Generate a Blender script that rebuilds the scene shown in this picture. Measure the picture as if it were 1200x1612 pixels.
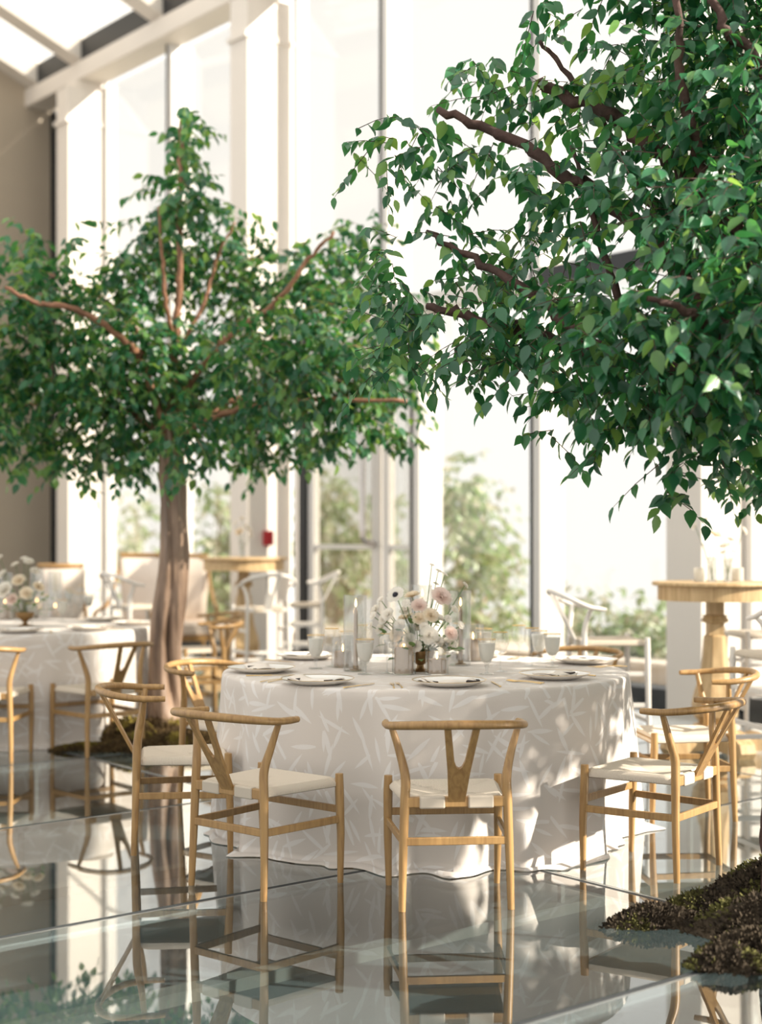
import bpy, math, random
import numpy as np
from mathutils import Vector, Matrix, noise as mnoise
PI = math.pi
scene = bpy.context.scene
for o in list(bpy.data.objects):
    bpy.data.objects.remove(o)
COL = scene.collection

# ------------------------------------------------------------------ camera
F, CH, HOR = 2300.0, 1.415, 845.0          # focal length in pixels, camera height, horizon row (1200x1612 frame)
cam_d = bpy.data.cameras.new('camera')
cam = bpy.data.objects.new('camera', cam_d)
COL.objects.link(cam)
cam.location = (0, 0, CH)
cam.rotation_euler = (PI / 2, 0, 0)
cam_d.sensor_fit = 'VERTICAL'
cam_d.sensor_height = 56.0
cam_d.lens = F * 56.0 / 1612.0
cam_d.shift_y = (HOR - 806.0) / 1612.0
cam_d.clip_end = 300
cam_d.dof.use_dof = True
cam_d.dof.focus_distance = 6.0
cam_d.dof.aperture_fstop = 2.2
scene.camera = cam

# ------------------------------------------------------------------ sky, sun, exposure
world = bpy.data.worlds.new('world')
scene.world = world
world.use_nodes = True
bg = world.node_tree.nodes['Background']
bg.inputs['Color'].default_value = (1.0, 0.98, 0.945, 1)
bg.inputs['Strength'].default_value = 1.1
sun_d = bpy.data.lights.new('sun', 'SUN')
sun_d.energy = 9.0
sun_d.color = (1.0, 0.92, 0.81)
sun_d.angle = math.radians(0.9)
sun = bpy.data.objects.new('sun', sun_d)
COL.objects.link(sun)
SUN = Vector((0.88, -0.26, 0.50)).normalized()
sun.rotation_euler = SUN.to_track_quat('Z', 'Y').to_euler()
sun.location = (12, 4, 12)
vs = scene.view_settings
vs.view_transform = 'Standard'
vs.look = 'None'
vs.gamma = 1.0
vs.use_curve_mapping = False
vs.exposure = 0.38
scene.cycles.transparent_max_bounces = 24
scene.cycles.max_bounces = 10
scene.cycles.caustics_reflective = False
scene.cycles.caustics_refractive = False


# ------------------------------------------------------------------ materials
def srgb(r, g, b):
    f = lambda c: (c / 255 / 12.92) if c <= 10 else ((c / 255 + 0.055) / 1.055) ** 2.4
    return (f(r), f(g), f(b), 1)


MATS = {}


def new_mat(name):
    m = bpy.data.materials.new(name)
    m.use_nodes = True
    nt = m.node_tree
    nt.nodes.clear()
    out = nt.nodes.new('ShaderNodeOutputMaterial')
    MATS[name] = m
    return m, nt, out


def N(nt, typ, **kw):
    n = nt.nodes.new(typ)
    for k, v in kw.items():
        if k.startswith('i_'):
            n.inputs[k[2:].replace('_', ' ')].default_value = v
        else:
            setattr(n, k, v)
    return n


def math_n(nt, op, a, b=None, c=None, clamp=False):
    n = nt.nodes.new('ShaderNodeMath')
    n.operation = op
    n.use_clamp = clamp
    for i, v in enumerate((a, b, c)):
        if v is None:
            continue
        if isinstance(v, (int, float)):
            n.inputs[i].default_value = v
        else:
            nt.links.new(v, n.inputs[i])
    return n.outputs[0]


def plain(name, col, rough=0.6, metal=0.0, var=0.08, scale=14.0, bump=0.0, bscale=None, stretch=None, sheen=0, coat=0, emis=None):
    """principled with noise colour variation and optional fine relief"""
    m, nt, out = new_mat(name)
    b = N(nt, 'ShaderNodeBsdfPrincipled')
    b.inputs['Roughness'].default_value = rough
    b.inputs['Metallic'].default_value = metal
    if coat:
        b.inputs['Coat Weight'].default_value = coat
    tc = N(nt, 'ShaderNodeTexCoord')
    vec = tc.outputs['Object']
    if stretch:
        mp = N(nt, 'ShaderNodeMapping')
        mp.inputs['Scale'].default_value = stretch
        nt.links.new(vec, mp.inputs['Vector'])
        vec = mp.outputs[0]
    no = N(nt, 'ShaderNodeTexNoise')
    no.inputs['Scale'].default_value = scale
    no.inputs['Detail'].default_value = 5
    nt.links.new(vec, no.inputs['Vector'])
    mx = N(nt, 'ShaderNodeMix', data_type='RGBA')
    mx.inputs['A'].default_value = (col[0] * (1 - var), col[1] * (1 - var * 1.1), col[2] * (1 - var * 1.2), 1)
    mx.inputs['B'].default_value = (min(1, col[0] * (1 + var)), min(1, col[1] * (1 + var)), min(1, col[2] * (1 + var)), 1)
    if var >= .3:
        mr = N(nt, 'ShaderNodeMapRange')
        mr.inputs['From Min'].default_value = .34
        mr.inputs['From Max'].default_value = .66
        nt.links.new(no.outputs['Fac'], mr.inputs['Value'])
        nt.links.new(mr.outputs[0], mx.inputs['Factor'])
    else:
        nt.links.new(no.outputs['Fac'], mx.inputs['Factor'])
    nt.links.new(mx.outputs['Result'], b.inputs['Base Color'])
    if bump:
        n2 = N(nt, 'ShaderNodeTexNoise')
        n2.inputs['Scale'].default_value = bscale or scale * 3
        n2.inputs['Detail'].default_value = 6
        nt.links.new(vec, n2.inputs['Vector'])
        bp = N(nt, 'ShaderNodeBump')
        bp.inputs['Strength'].default_value = bump
        bp.inputs['Distance'].default_value = 0.02
        nt.links.new(n2.outputs['Fac'], bp.inputs['Height'])
        nt.links.new(bp.outputs[0], b.inputs['Normal'])
    if emis:
        b.inputs['Emission Color'].default_value = emis[0]
        b.inputs['Emission Strength'].default_value = emis[1]
    nt.links.new(b.outputs[0], out.inputs['Surface'])
    return m


def schlick(nt, f0):
    lw = N(nt, 'ShaderNodeLayerWeight')
    lw.inputs['Blend'].default_value = 0.5
    p5 = math_n(nt, 'POWER', lw.outputs['Facing'], 5.0)
    return math_n(nt, 'MULTIPLY_ADD', p5, 1 - f0, f0)


def thin_glass(name, tint=(0.96, 0.97, 0.96, 1), f0=0.06, rough=0.02, haze=0.0, hazecol=(0.9, 0.9, 0.88, 1)):
    m, nt, out = new_mat(name)
    tr = N(nt, 'ShaderNodeBsdfTransparent')
    tr.inputs['Color'].default_value = tint
    base = tr.outputs[0]
    if haze:
        df = N(nt, 'ShaderNodeBsdfTranslucent')
        df.inputs['Color'].default_value = hazecol
        mx0 = N(nt, 'ShaderNodeMixShader')
        mx0.inputs[0].default_value = haze
        nt.links.new(base, mx0.inputs[1])
        nt.links.new(df.outputs[0], mx0.inputs[2])
        base = mx0.outputs[0]
    gl = N(nt, 'ShaderNodeBsdfGlossy')
    gl.inputs['Roughness'].default_value = rough
    mx = N(nt, 'ShaderNodeMixShader')
    nt.links.new(schlick(nt, f0), mx.inputs[0])
    nt.links.new(base, mx.inputs[1])
    nt.links.new(gl.outputs[0], mx.inputs[2])
    nt.links.new(mx.outputs[0], out.inputs['Surface'])
    return m


def leaf_mat(name, col, back, trans=0.45):
    m, nt, out = new_mat(name)
    geo = N(nt, 'ShaderNodeNewGeometry')
    no = N(nt, 'ShaderNodeTexNoise')
    no.inputs['Scale'].default_value = 6.0
    mx = N(nt, 'ShaderNodeMix', data_type='RGBA')
    mx.inputs['A'].default_value = (col[0] * .7, col[1] * .75, col[2] * .8, 1)
    mx.inputs['B'].default_value = (col[0] * 1.35, col[1] * 1.25, col[2] * 1.2, 1)
    nt.links.new(geo.outputs['Position'], no.inputs['Vector'])
    nt.links.new(no.outputs['Fac'], mx.inputs['Factor'])
    b = N(nt, 'ShaderNodeBsdfPrincipled')
    b.inputs['Roughness'].default_value = 0.36
    b.inputs['Specular IOR Level'].default_value = 0.8
    nt.links.new(mx.outputs['Result'], b.inputs['Base Color'])
    t = N(nt, 'ShaderNodeBsdfTranslucent')
    t.inputs['Color'].default_value = back
    ms = N(nt, 'ShaderNodeMixShader')
    ms.inputs[0].default_value = trans
    nt.links.new(b.outputs[0], ms.inputs[1])
    nt.links.new(t.outputs[0], ms.inputs[2])
    nt.links.new(ms.outputs[0], out.inputs['Surface'])
    return m


def wood_mat(name, col, dark, scale=9.0, rough=0.42):
    m, nt, out = new_mat(name)
    b = N(nt, 'ShaderNodeBsdfPrincipled')
    b.inputs['Roughness'].default_value = rough
    tc = N(nt, 'ShaderNodeTexCoord')
    mp = N(nt, 'ShaderNodeMapping')
    mp.inputs['Scale'].default_value = (scale * 5, scale * 5, scale * .45)
    no = N(nt, 'ShaderNodeTexNoise')
    no.inputs['Scale'].default_value = 1.0
    no.inputs['Detail'].default_value = 5
    no.inputs['Distortion'].default_value = 1.2
    nt.links.new(tc.outputs['Object'], mp.inputs['Vector'])
    nt.links.new(mp.outputs[0], no.inputs['Vector'])
    rp = N(nt, 'ShaderNodeValToRGB')
    rp.color_ramp.elements[0].position = .3
    rp.color_ramp.elements[1].position = .62
    rp.color_ramp.elements[0].color = dark
    rp.color_ramp.elements[1].color = col
    nt.links.new(no.outputs['Fac'], rp.inputs['Fac'])
    nt.links.new(rp.outputs['Color'], b.inputs['Base Color'])
    bp = N(nt, 'ShaderNodeBump')
    bp.inputs['Strength'].default_value = .15
    bp.inputs['Distance'].default_value = .004
    nt.links.new(no.outputs['Fac'], bp.inputs['Height'])
    nt.links.new(bp.outputs[0], b.inputs['Normal'])
    nt.links.new(b.outputs[0], out.inputs['Surface'])
    return m


def cord_mat(name, col):
    m, nt, out = new_mat(name)
    b = N(nt, 'ShaderNodeBsdfPrincipled')
    b.inputs['Roughness'].default_value = .85
    uv = N(nt, 'ShaderNodeUVMap')
    wv = N(nt, 'ShaderNodeTexWave')
    wv.inputs['Scale'].default_value = 55.0
    wv.inputs['Distortion'].default_value = .6
    nt.links.new(uv.outputs[0], wv.inputs['Vector'])
    mx = N(nt, 'ShaderNodeMix', data_type='RGBA')
    mx.inputs['A'].default_value = tuple(c * .72 for c in col[:3]) + (1,)
    mx.inputs['B'].default_value = col
    nt.links.new(wv.outputs['Fac'], mx.inputs['Factor'])
    nt.links.new(mx.outputs['Result'], b.inputs['Base Color'])
    bp = N(nt, 'ShaderNodeBump')
    bp.inputs['Strength'].default_value = .5
    bp.inputs['Distance'].default_value = .003
    nt.links.new(wv.outputs['Fac'], bp.inputs['Height'])
    nt.links.new(bp.outputs[0], b.inputs['Normal'])
    nt.links.new(b.outputs[0], out.inputs['Surface'])
    return m


def cloth_mat(name, ground, leafc):
    """jacquard cloth: pale bamboo leaves woven on a beige ground"""
    m, nt, out = new_mat(name)
    uv = N(nt, 'ShaderNodeUVMap')

    def layer(scale, off, ln, wd):
        mp = N(nt, 'ShaderNodeMapping')
        mp.inputs['Scale'].default_value = (scale, scale, 1)
        mp.inputs['Location'].default_value = (off, off * 1.7, 0)
        nt.links.new(uv.outputs[0], mp.inputs['Vector'])
        vo = N(nt, 'ShaderNodeTexVoronoi', voronoi_dimensions='2D')
        vo.inputs['Scale'].default_value = 1.0
        vo.inputs['Randomness'].default_value = .85
        nt.links.new(mp.outputs[0], vo.inputs['Vector'])
        sub = N(nt, 'ShaderNodeVectorMath', operation='SUBTRACT')
        nt.links.new(mp.outputs[0], sub.inputs[0])
        nt.links.new(vo.outputs['Position'], sub.inputs[1])
        sc = N(nt, 'ShaderNodeSeparateColor')
        nt.links.new(vo.outputs['Color'], sc.inputs[0])
        ang = math_n(nt, 'MULTIPLY', sc.outputs[0], 6.283)
        vr = N(nt, 'ShaderNodeVectorRotate', rotation_type='Z_AXIS')
        nt.links.new(sub.outputs[0], vr.inputs['Vector'])
        nt.links.new(ang, vr.inputs['Angle'])
        sx = N(nt, 'ShaderNodeSeparateXYZ')
        nt.links.new(vr.outputs[0], sx.inputs[0])
        xx = math_n(nt, 'DIVIDE', sx.outputs[0], ln)
        x2 = math_n(nt, 'MULTIPLY', xx, xx)
        half = math_n(nt, 'MULTIPLY', math_n(nt, 'SUBTRACT', 1.0, x2), wd)
        ay = math_n(nt, 'ABSOLUTE', sx.outputs[1])
        d = math_n(nt, 'SUBTRACT', half, ay)
        return math_n(nt, 'MULTIPLY', d, 60.0, clamp=True)

    l1 = layer(7.0, 0.0, .52, .085)
    l2 = layer(8.0, 3.37, .50, .075)
    l3 = layer(6.0, 8.11, .55, .06)
    mk = math_n(nt, 'MAXIMUM', math_n(nt, 'MAXIMUM', l1, l2), l3)
    mx = N(nt, 'ShaderNodeMix', data_type='RGBA')
    mx.inputs['A'].default_value = ground
    mx.inputs['B'].default_value = leafc
    nt.links.new(mk, mx.inputs['Factor'])
    b = N(nt, 'ShaderNodeBsdfPrincipled')
    b.inputs['Roughness'].default_value = .75
    b.inputs['Sheen Weight'].default_value = .25
    nt.links.new(mx.outputs['Result'], b.inputs['Base Color'])
    no = N(nt, 'ShaderNodeTexNoise')
    no.inputs['Scale'].default_value = 180
    nt.links.new(uv.outputs[0], no.inputs['Vector'])
    bp = N(nt, 'ShaderNodeBump')
    bp.inputs['Strength'].default_value = .12
    bp.inputs['Distance'].default_value = .003
    nt.links.new(no.outputs['Fac'], bp.inputs['Height'])
    nt.links.new(bp.outputs[0], b.inputs['Normal'])
    t = N(nt, 'ShaderNodeBsdfTranslucent')
    nt.links.new(mx.outputs['Result'], t.inputs['Color'])
    ms = N(nt, 'ShaderNodeMixShader')
    ms.inputs[0].default_value = .18
    nt.links.new(b.outputs[0], ms.inputs[1])
    nt.links.new(t.outputs[0], ms.inputs[2])
    nt.links.new(ms.outputs[0], out.inputs['Surface'])
    return m


def floor_glass_mat(name):
    m, nt, out = new_mat(name)
    tr = N(nt, 'ShaderNodeBsdfTransparent')
    tr.inputs['Color'].default_value = (.86, .90, .91, 1)
    gl = N(nt, 'ShaderNodeBsdfGlossy')
    gl.inputs['Roughness'].default_value = .012
    gl.inputs['Color'].default_value = (.97, .98, .97, 1)
    f = schlick(nt, .07)
    f2 = math_n(nt, 'DIVIDE', math_n(nt, 'MULTIPLY', f, 2.0), math_n(nt, 'ADD', f, 1.0))
    tc = N(nt, 'ShaderNodeTexCoord')
    no = N(nt, 'ShaderNodeTexNoise')
    no.inputs['Scale'].default_value = 1.6
    no.inputs['Detail'].default_value = 3
    nt.links.new(tc.outputs['Object'], no.inputs['Vector'])
    bp = N(nt, 'ShaderNodeBump')
    bp.inputs['Strength'].default_value = .02
    bp.inputs['Distance'].default_value = .02
    nt.links.new(no.outputs['Fac'], bp.inputs['Height'])
    nt.links.new(bp.outputs[0], gl.inputs['Normal'])
    mx = N(nt, 'ShaderNodeMixShader')
    nt.links.new(f2, mx.inputs[0])
    nt.links.new(tr.outputs[0], mx.inputs[1])
    nt.links.new(gl.outputs[0], mx.inputs[2])
    nt.links.new(mx.outputs[0], out.inputs['Surface'])
    return m


def petal_mat(name, col, trans=.35):
    m, nt, out = new_mat(name)
    d = N(nt, 'ShaderNodeBsdfPrincipled')
    d.inputs['Base Color'].default_value = col
    d.inputs['Roughness'].default_value = .7
    t = N(nt, 'ShaderNodeBsdfTranslucent')
    t.inputs['Color'].default_value = col
    ms = N(nt, 'ShaderNodeMixShader')
    ms.inputs[0].default_value = trans
    nt.links.new(d.outputs[0], ms.inputs[1])
    nt.links.new(t.outputs[0], ms.inputs[2])
    nt.links.new(ms.outputs[0], out.inputs['Surface'])
    return m


OAK = wood_mat('oak', srgb(168, 132, 82), srgb(142, 107, 64))
PALEWOOD = wood_mat('pale_mango_wood', srgb(214, 184, 138), srgb(180, 146, 102), 5.0, .5)
WHITE_LAQ = plain('white_lacquer', srgb(236, 230, 222), .4, var=.03)
CORD = cord_mat('paper_cord', srgb(224, 210, 190))
CLOTH = cloth_mat('jacquard_cloth', srgb(226, 216, 205), srgb(239, 233, 226))
FLOORGLASS = floor_glass_mat('floor_glass')
PANE = thin_glass('window_glass', (.872, .866, .848, 1), .05)
ROOFGLASS = thin_glass('roof_glass', (.86, .85, .83, 1), .05, haze=.25)
VESSEL = thin_glass('clear_vessel_glass', (.95, .955, .95, 1), .13)
EDGEGLASS = thin_glass('glass_edge', (.92, .96, .95, 1), .02)
PAINT = plain('warm_white_paint', srgb(232, 224, 214), .55, var=.03, scale=3)
MULL = plain('pale_aluminium', srgb(222, 218, 212), .4, var=.03, scale=3)
DARKFRAME = plain('dark_bronze_frame', srgb(28, 31, 34), .45, var=.1)
TANWALL = plain('tan_plaster', srgb(188, 174, 154), .8, var=.05, scale=2, bump=.1, bscale=60)
SUBFLOOR = plain('basin_floor', srgb(82, 91, 93), .8, var=.10, scale=5, bump=.1, bscale=80)
BEAM = plain('support_steel', srgb(112, 116, 112), .6, var=.1)
RUBBER = plain('dark_joint', srgb(46, 50, 52), .5, var=.1)
ALU = plain('joint_metal', srgb(176, 182, 182), .25, metal=.8, var=.05)
STEEL = plain('brushed_steel', srgb(205, 200, 198), .25, metal=.9, var=.05)
BARK_L = plain('grey_bark', srgb(132, 110, 92), .5, var=.55, scale=7, bump=.7, bscale=22, stretch=(1, 1, .25))
BARK_R = plain('dark_bark', srgb(70, 48, 40), .8, var=.4, scale=9, bump=.6, bscale=30)
BRANCH_L = plain('brown_branch', srgb(140, 100, 76), .7, var=.35, scale=9, bump=.5, bscale=30)
LEAFS = [leaf_mat('leaf_deep', srgb(32, 90, 62), srgb(58, 122, 58), .36),
         leaf_mat('leaf_mid', srgb(52, 116, 76), srgb(88, 152, 66), .40),
         leaf_mat('leaf_fresh', srgb(98, 146, 82), srgb(150, 186, 80), .45)]
OUTLEAF = [leaf_mat('garden_leaf_olive', srgb(158, 168, 138), srgb(170, 184, 134), .4),  # pale leaf colours stand in for the overexposed light outside
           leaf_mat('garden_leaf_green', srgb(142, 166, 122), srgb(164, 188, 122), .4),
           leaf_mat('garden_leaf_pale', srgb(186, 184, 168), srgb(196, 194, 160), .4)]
GSTEM = plain('pale_garden_stem', srgb(168, 152, 132), .8, var=.2)
MOSS = plain('moss', srgb(58, 48, 34), .95, var=.4, scale=18)
MOSS_B = plain('moss_brown', srgb(88, 70, 40), .95, var=.4, scale=14)
MOSS_Y = plain('moss_olive', srgb(136, 122, 54), .95, var=.35, scale=14)
MOSS_G = plain('moss_green', srgb(88, 86, 42), .95, var=.4, scale=18)
PORC = plain('glazed_porcelain', srgb(240, 236, 230), .22, var=.02)
GOLD = plain('brushed_gold', srgb(222, 190, 130), .28, metal=.9, var=.08)
NAPKIN = plain('linen_napkin', srgb(232, 222, 210), .85, var=.05, scale=60, bump=.15, bscale=300)
NAPDARK = plain('dark_ribbon', srgb(54, 46, 44), .8, var=.1)
WATER = petal_mat('frosted_drink', srgb(240, 238, 232), .5)
WAX = petal_mat('taupe_wax', srgb(214, 190, 166), .25)
FLAME = plain('flame', srgb(255, 200, 120), .5, emis=((1.0, .62, .25, 1), 9.0))
WICK = plain('wick', srgb(40, 34, 30), .9)
BRONZE = plain('aged_bronze', srgb(150, 122, 84), .35, metal=.8, var=.25, scale=20)
P_WHITE = petal_mat('petal_white', srgb(250, 246, 238), .5)
P_BLUSH = petal_mat('petal_blush', srgb(250, 236, 228), .5)
P_CREAM = petal_mat('petal_cream', srgb(250, 240, 222), .5)
P_DARK = plain('anemone_centre', srgb(30, 28, 40), .6)
STEM = leaf_mat('stem_green', srgb(96, 130, 74), srgb(120, 150, 70), .2)
LINEN = plain('beige_upholstery', srgb(230, 216, 202), .85, var=.05, scale=30, bump=.1, bscale=200)
TERRACE = plain('terrace_stone', srgb(214, 204, 192), .85, var=.08, scale=2)
GRASS = plain('garden_ground', srgb(196, 194, 170), .9, var=.2, scale=1.5)
ALARM = plain('red_alarm_shell', srgb(176, 34, 40), .4)


# ------------------------------------------------------------------ geometry helpers
def catmull(pts, n):
    P = [Vector(p) for p in pts]
    if len(P) < 3:
        return [P[0].lerp(P[-1], i / n) for i in range(n + 1)]
    P = [P[0] * 2 - P[1]] + P + [P[-1] * 2 - P[-2]]
    out = []
    segs = len(P) - 3
    for i in range(n + 1):
        t = i / n * segs
        k = min(int(t), segs - 1)
        t -= k
        a, b, c, d = P[k:k + 4]
        out.append(0.5 * ((2 * b) + (c - a) * t + (2 * a - 5 * b + 4 * c - d) * t * t + (3 * b - a - 3 * c + d) * t ** 3))
    return out


def lerp_list(vals, n):
    m = len(vals) - 1
    r = []
    for i in range(n + 1):
        t = i / n * m
        k = min(int(t), m - 1)
        r.append(vals[k] + (vals[k + 1] - vals[k]) * (t - k))
    return r


class MB:
    def __init__(s):
        s.v, s.f, s.uv, s.mi = [], [], None, []

    def add(s, verts, faces, mi=0):
        o = len(s.v)
        s.v += [tuple(p) for p in verts]
        s.f += [tuple(i + o for i in q) for q in faces]
        s.mi += [mi] * len(faces)
        return s

    def hexa(s, c8, mi=0):
        return s.add(c8, [(0, 3, 2, 1), (4, 5, 6, 7), (0, 1, 5, 4), (1, 2, 6, 5), (2, 3, 7, 6), (3, 0, 4, 7)], mi)

    def box(s, c, d, M=None, mi=0, taper=1.0):
        x, y, z = d[0] / 2, d[1] / 2, d[2] / 2
        pts = [Vector((-x, -y, -z)), Vector((x, -y, -z)), Vector((x, y, -z)), Vector((-x, y, -z)),
               Vector((-x * taper, -y * taper, z)), Vector((x * taper, -y * taper, z)), Vector((x * taper, y * taper, z)), Vector((-x * taper, y * taper, z))]
        if M is not None:
            pts = [M @ p for p in pts]
        return s.hexa([p + Vector(c) for p in pts], mi)

    def bar(s, a, b, w, h, up=(0, 0, 1), mi=0):
        """rectangular bar from a to b, w across, h along up"""
        a, b = Vector(a), Vector(b)
        d = (b - a).normalized()
        sd = d.cross(Vector(up)).normalized()
        u = sd.cross(d).normalized()
        c = []
        for p in (a, b):
            for sx, sz in ((-1, -1), (1, -1), (1, 1), (-1, 1)):
                c.append(p + sd * (sx * w / 2) + u * (sz * h / 2))
        return s.hexa(c, mi)

    def tube(s, pts, radii, n=10, flat=1.0, mod=None, mi=0, up=(0, 0, 1), caps=True):
        pts = [Vector(p) for p in pts]
        if isinstance(radii, (int, float)):
            radii = [radii] * len(pts)
        vs, fs = [], []
        prev = None
        for i, p in enumerate(pts):
            t = (pts[min(i + 1, len(pts) - 1)] - pts[max(i - 1, 0)]).normalized()
            if prev is None:
                ref = Vector(up) if abs(t.dot(Vector(up))) < .95 else Vector((1, 0, 0))
                a = t.cross(ref).normalized()
            else:
                a = (prev - t * prev.dot(t)).normalized()
            prev = a
            b = t.cross(a)
            for k in range(n):
                th = 2 * PI * k / n
                r = radii[i] * (mod(th, i, p) if mod else 1)
                vs.append(p + a * (math.cos(th) * r) + b * (math.sin(th) * r * flat))
        for i in range(len(pts) - 1):
            for k in range(n):
                k2 = (k + 1) % n
                fs.append((i * n + k, i * n + k2, (i + 1) * n + k2, (i + 1) * n + k))
        if caps:
            fs.append(tuple(range(n))[::-1])
            fs.append(tuple((len(pts) - 1) * n + k for k in range(n)))
        return s.add(vs, fs, mi)

    def lathe(s, prof, n=24, c=(0, 0, 0), rot=0.0, mi=0, cap0=False, cap1=False):
        vs, fs = [], []
        for r, z in prof:
            for k in range(n):
                a = 2 * PI * k / n + rot
                vs.append((c[0] + r * math.cos(a), c[1] + r * math.sin(a), c[2] + z))
        for i in range(len(prof) - 1):
            for k in range(n):
                k2 = (k + 1) % n
                fs.append((i * n + k, i * n + k2, (i + 1) * n + k2, (i + 1) * n + k))
        if cap0:
            fs.append(tuple(range(n))[::-1])
        if cap1:
            fs.append(tuple((len(prof) - 1) * n + k for k in range(n)))
        return s.add(vs, fs, mi)

    def prism(s, poly, h0, h1, M=None, mi=0):
        """polygon (x,y) extruded z h0..h1, then transformed by M"""
        n = len(poly)
        vs = [Vector((x, y, h0)) for x, y in poly] + [Vector((x, y, h1)) for x, y in poly]
        if M is not None:
            vs = [M @ p for p in vs]
        fs = [tuple(range(n))[::-1], tuple(range(n, 2 * n))] + [(i, (i + 1) % n, (i + 1) % n + n, i + n) for i in range(n)]
        return s.add(vs, fs, mi)

    def mesh(s, name, mats, smooth=None):
        me = bpy.data.meshes.new(name)
        me.from_pydata(s.v, [], s.f)
        for m in (mats if isinstance(mats, (list, tuple)) else [mats]):
            me.materials.append(m)
        if any(s.mi):
            me.polygons.foreach_set('material_index', s.mi)
        if smooth is not None:
            me.polygons.foreach_set('use_smooth', [True] * len(me.polygons))
            if smooth < 180:
                me.set_sharp_from_angle(angle=math.radians(smooth))
        me.update()
        return me

    def build(s, name, mats, parent=None, smooth=None, local=False, bevel=0):
        """local=False: verts are in world space and are moved into the parent's frame"""
        if parent is not None and not local:
            L = Vector(parent_world(parent))
            s.v = [tuple(Vector(p) - L) for p in s.v]
        o = bpy.data.objects.new(name, s.mesh(name, mats, smooth))
        COL.objects.link(o)
        if parent is not None:
            o.parent = parent
        if bevel:
            md = o.modifiers.new('bevel', 'BEVEL')
            md.width = bevel
            md.segments = 2
            md.limit_method = 'ANGLE'
        return o


def parent_world(p):
    L = Vector((0, 0, 0))
    while p is not None:
        L += p.location
        p = p.parent
    return L


def empty(name, loc, rz=0.0):
    o = bpy.data.objects.new(name, None)
    o.empty_display_size = .1
    o.location = loc
    o.rotation_euler = (0, 0, rz)
    COL.objects.link(o)
    return o


def tag(o, label=None, cat=None, group=None, kind=None):
    if label:
        o['label'] = label
    if cat:
        o['category'] = cat
    if group:
        o['group'] = group
    if kind:
        o['kind'] = kind
    return o


def copy_tree(o, parent=None):
    c = o.copy()
    COL.objects.link(c)
    c.parent = parent
    for ch in list(o.children):
        copy_tree(ch, c)
    return c


def at(px, py, Y):
    return Vector(((px - 600) * Y / F, Y, CH - (py - HOR) * Y / F))


def ground(px, py, z=0.0):
    Y = F * (CH - z) / (py - HOR)
    return Vector(((px - 600) * Y / F, Y, z))


rng = random.Random(7)
U = Vector((.777, .6295, 0)).normalized()      # inward normal of the glass wall points along -U
V = Vector((U.y, -U.x, 0))                     # runs along the glass wall, towards the right foreground
WU = 9.95                                      # the glass wall stands at p.U = WU
RZ = math.atan2(V.y, V.x)
RM = Matrix.Rotation(RZ, 3, 'Z')               # local x = V, local y = U


def uv(u, t, z=0.0):
    return U * u + V * t + Vector((0, 0, z))


def uvbox(mb, u0, u1, t0, t1, z0, z1, mi=0):
    return mb.hexa([uv(u0, t0, z0), uv(u0, t1, z0), uv(u1, t1, z0), uv(u1, t0, z0),
                    uv(u0, t0, z1), uv(u0, t1, z1), uv(u1, t1, z1), uv(u1, t0, z1)], mi)


# ================================================================== STRUCTURE
# ---- floor: glass panels over a shallow basin
fl = tag(empty('floor', (0, 0, 0)), 'glossy blue grey glass panel floor reflecting tables and windows', kind='structure')
ULINES = [4.43 - 2.75 * 3, 4.43 - 2.75 * 2, 4.43 - 2.75, 4.43, 4.43 + 2.75, WU - .12]
TLINES = [-3.04 + 1.81 * k for k in range(5, -10, -1)]
TLINES = sorted(TLINES)
gap = .021
pm = {}
for i in range(len(ULINES) - 1):
    for j in range(len(TLINES) - 1):
        du, dt = ULINES[i + 1] - ULINES[i] - 2 * gap, TLINES[j + 1] - TLINES[j] - 2 * gap
        key = (round(du, 3), round(dt, 3))
        if key not in pm:
            mb = MB().box((0, 0, -.011), (dt, du, .022))
            mb.mi = [0 if k == 1 else 1 for k in range(6)]
            pm[key] = mb.mesh('floor_panel', [FLOORGLASS, EDGEGLASS])
        o = bpy.data.objects.new('floor_panel', pm[key])
        COL.objects.link(o)
        o.parent = fl
        o.location = uv((ULINES[i] + ULINES[i + 1]) / 2, (TLINES[j] + TLINES[j + 1]) / 2)
        o.rotation_euler = (0, 0, RZ)
for t in TLINES:
    m = MB()
    uvbox(m, ULINES[0], ULINES[-1], t - gap, t + gap * .35, -.03, -.002)
    uvbox(m, ULINES[0], ULINES[-1], t + gap * .35, t + gap, -.03, -.0005, 1)
    m.build('floor_joint', [RUBBER, ALU], fl)
for u_ in ULINES:
    m = MB()
    uvbox(m, u_ - gap, u_ + gap * .35, TLINES[0], TLINES[-1], -.031, -.0025)
    uvbox(m, u_ + gap * .35, u_ + gap, TLINES[0], TLINES[-1], -.031, -.001, 1)
    m.build('floor_joint', [RUBBER, ALU], fl)
for t in TLINES:                                # steel beams carrying the panels, seen through the glass
    m = MB()
    uvbox(m, ULINES[0], ULINES[-1], t - .045, t + .045, -.37, -.32)
    for k in range(15):                         # slim stems up to the joint
        uu = ULINES[0] + .3 + k * .95
        if uu < ULINES[-1]:
            uvbox(m, uu - .012, uu + .012, t - .012, t + .012, -.32, -.031)
    m.build('support_beam', BEAM, fl)
m = MB()
uvbox(m, ULINES[0] - 1, WU, TLINES[0] - 1, TLINES[-1] + 1, -.5, -.37)
m.build('basin_bed', SUBFLOOR, fl)

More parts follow.
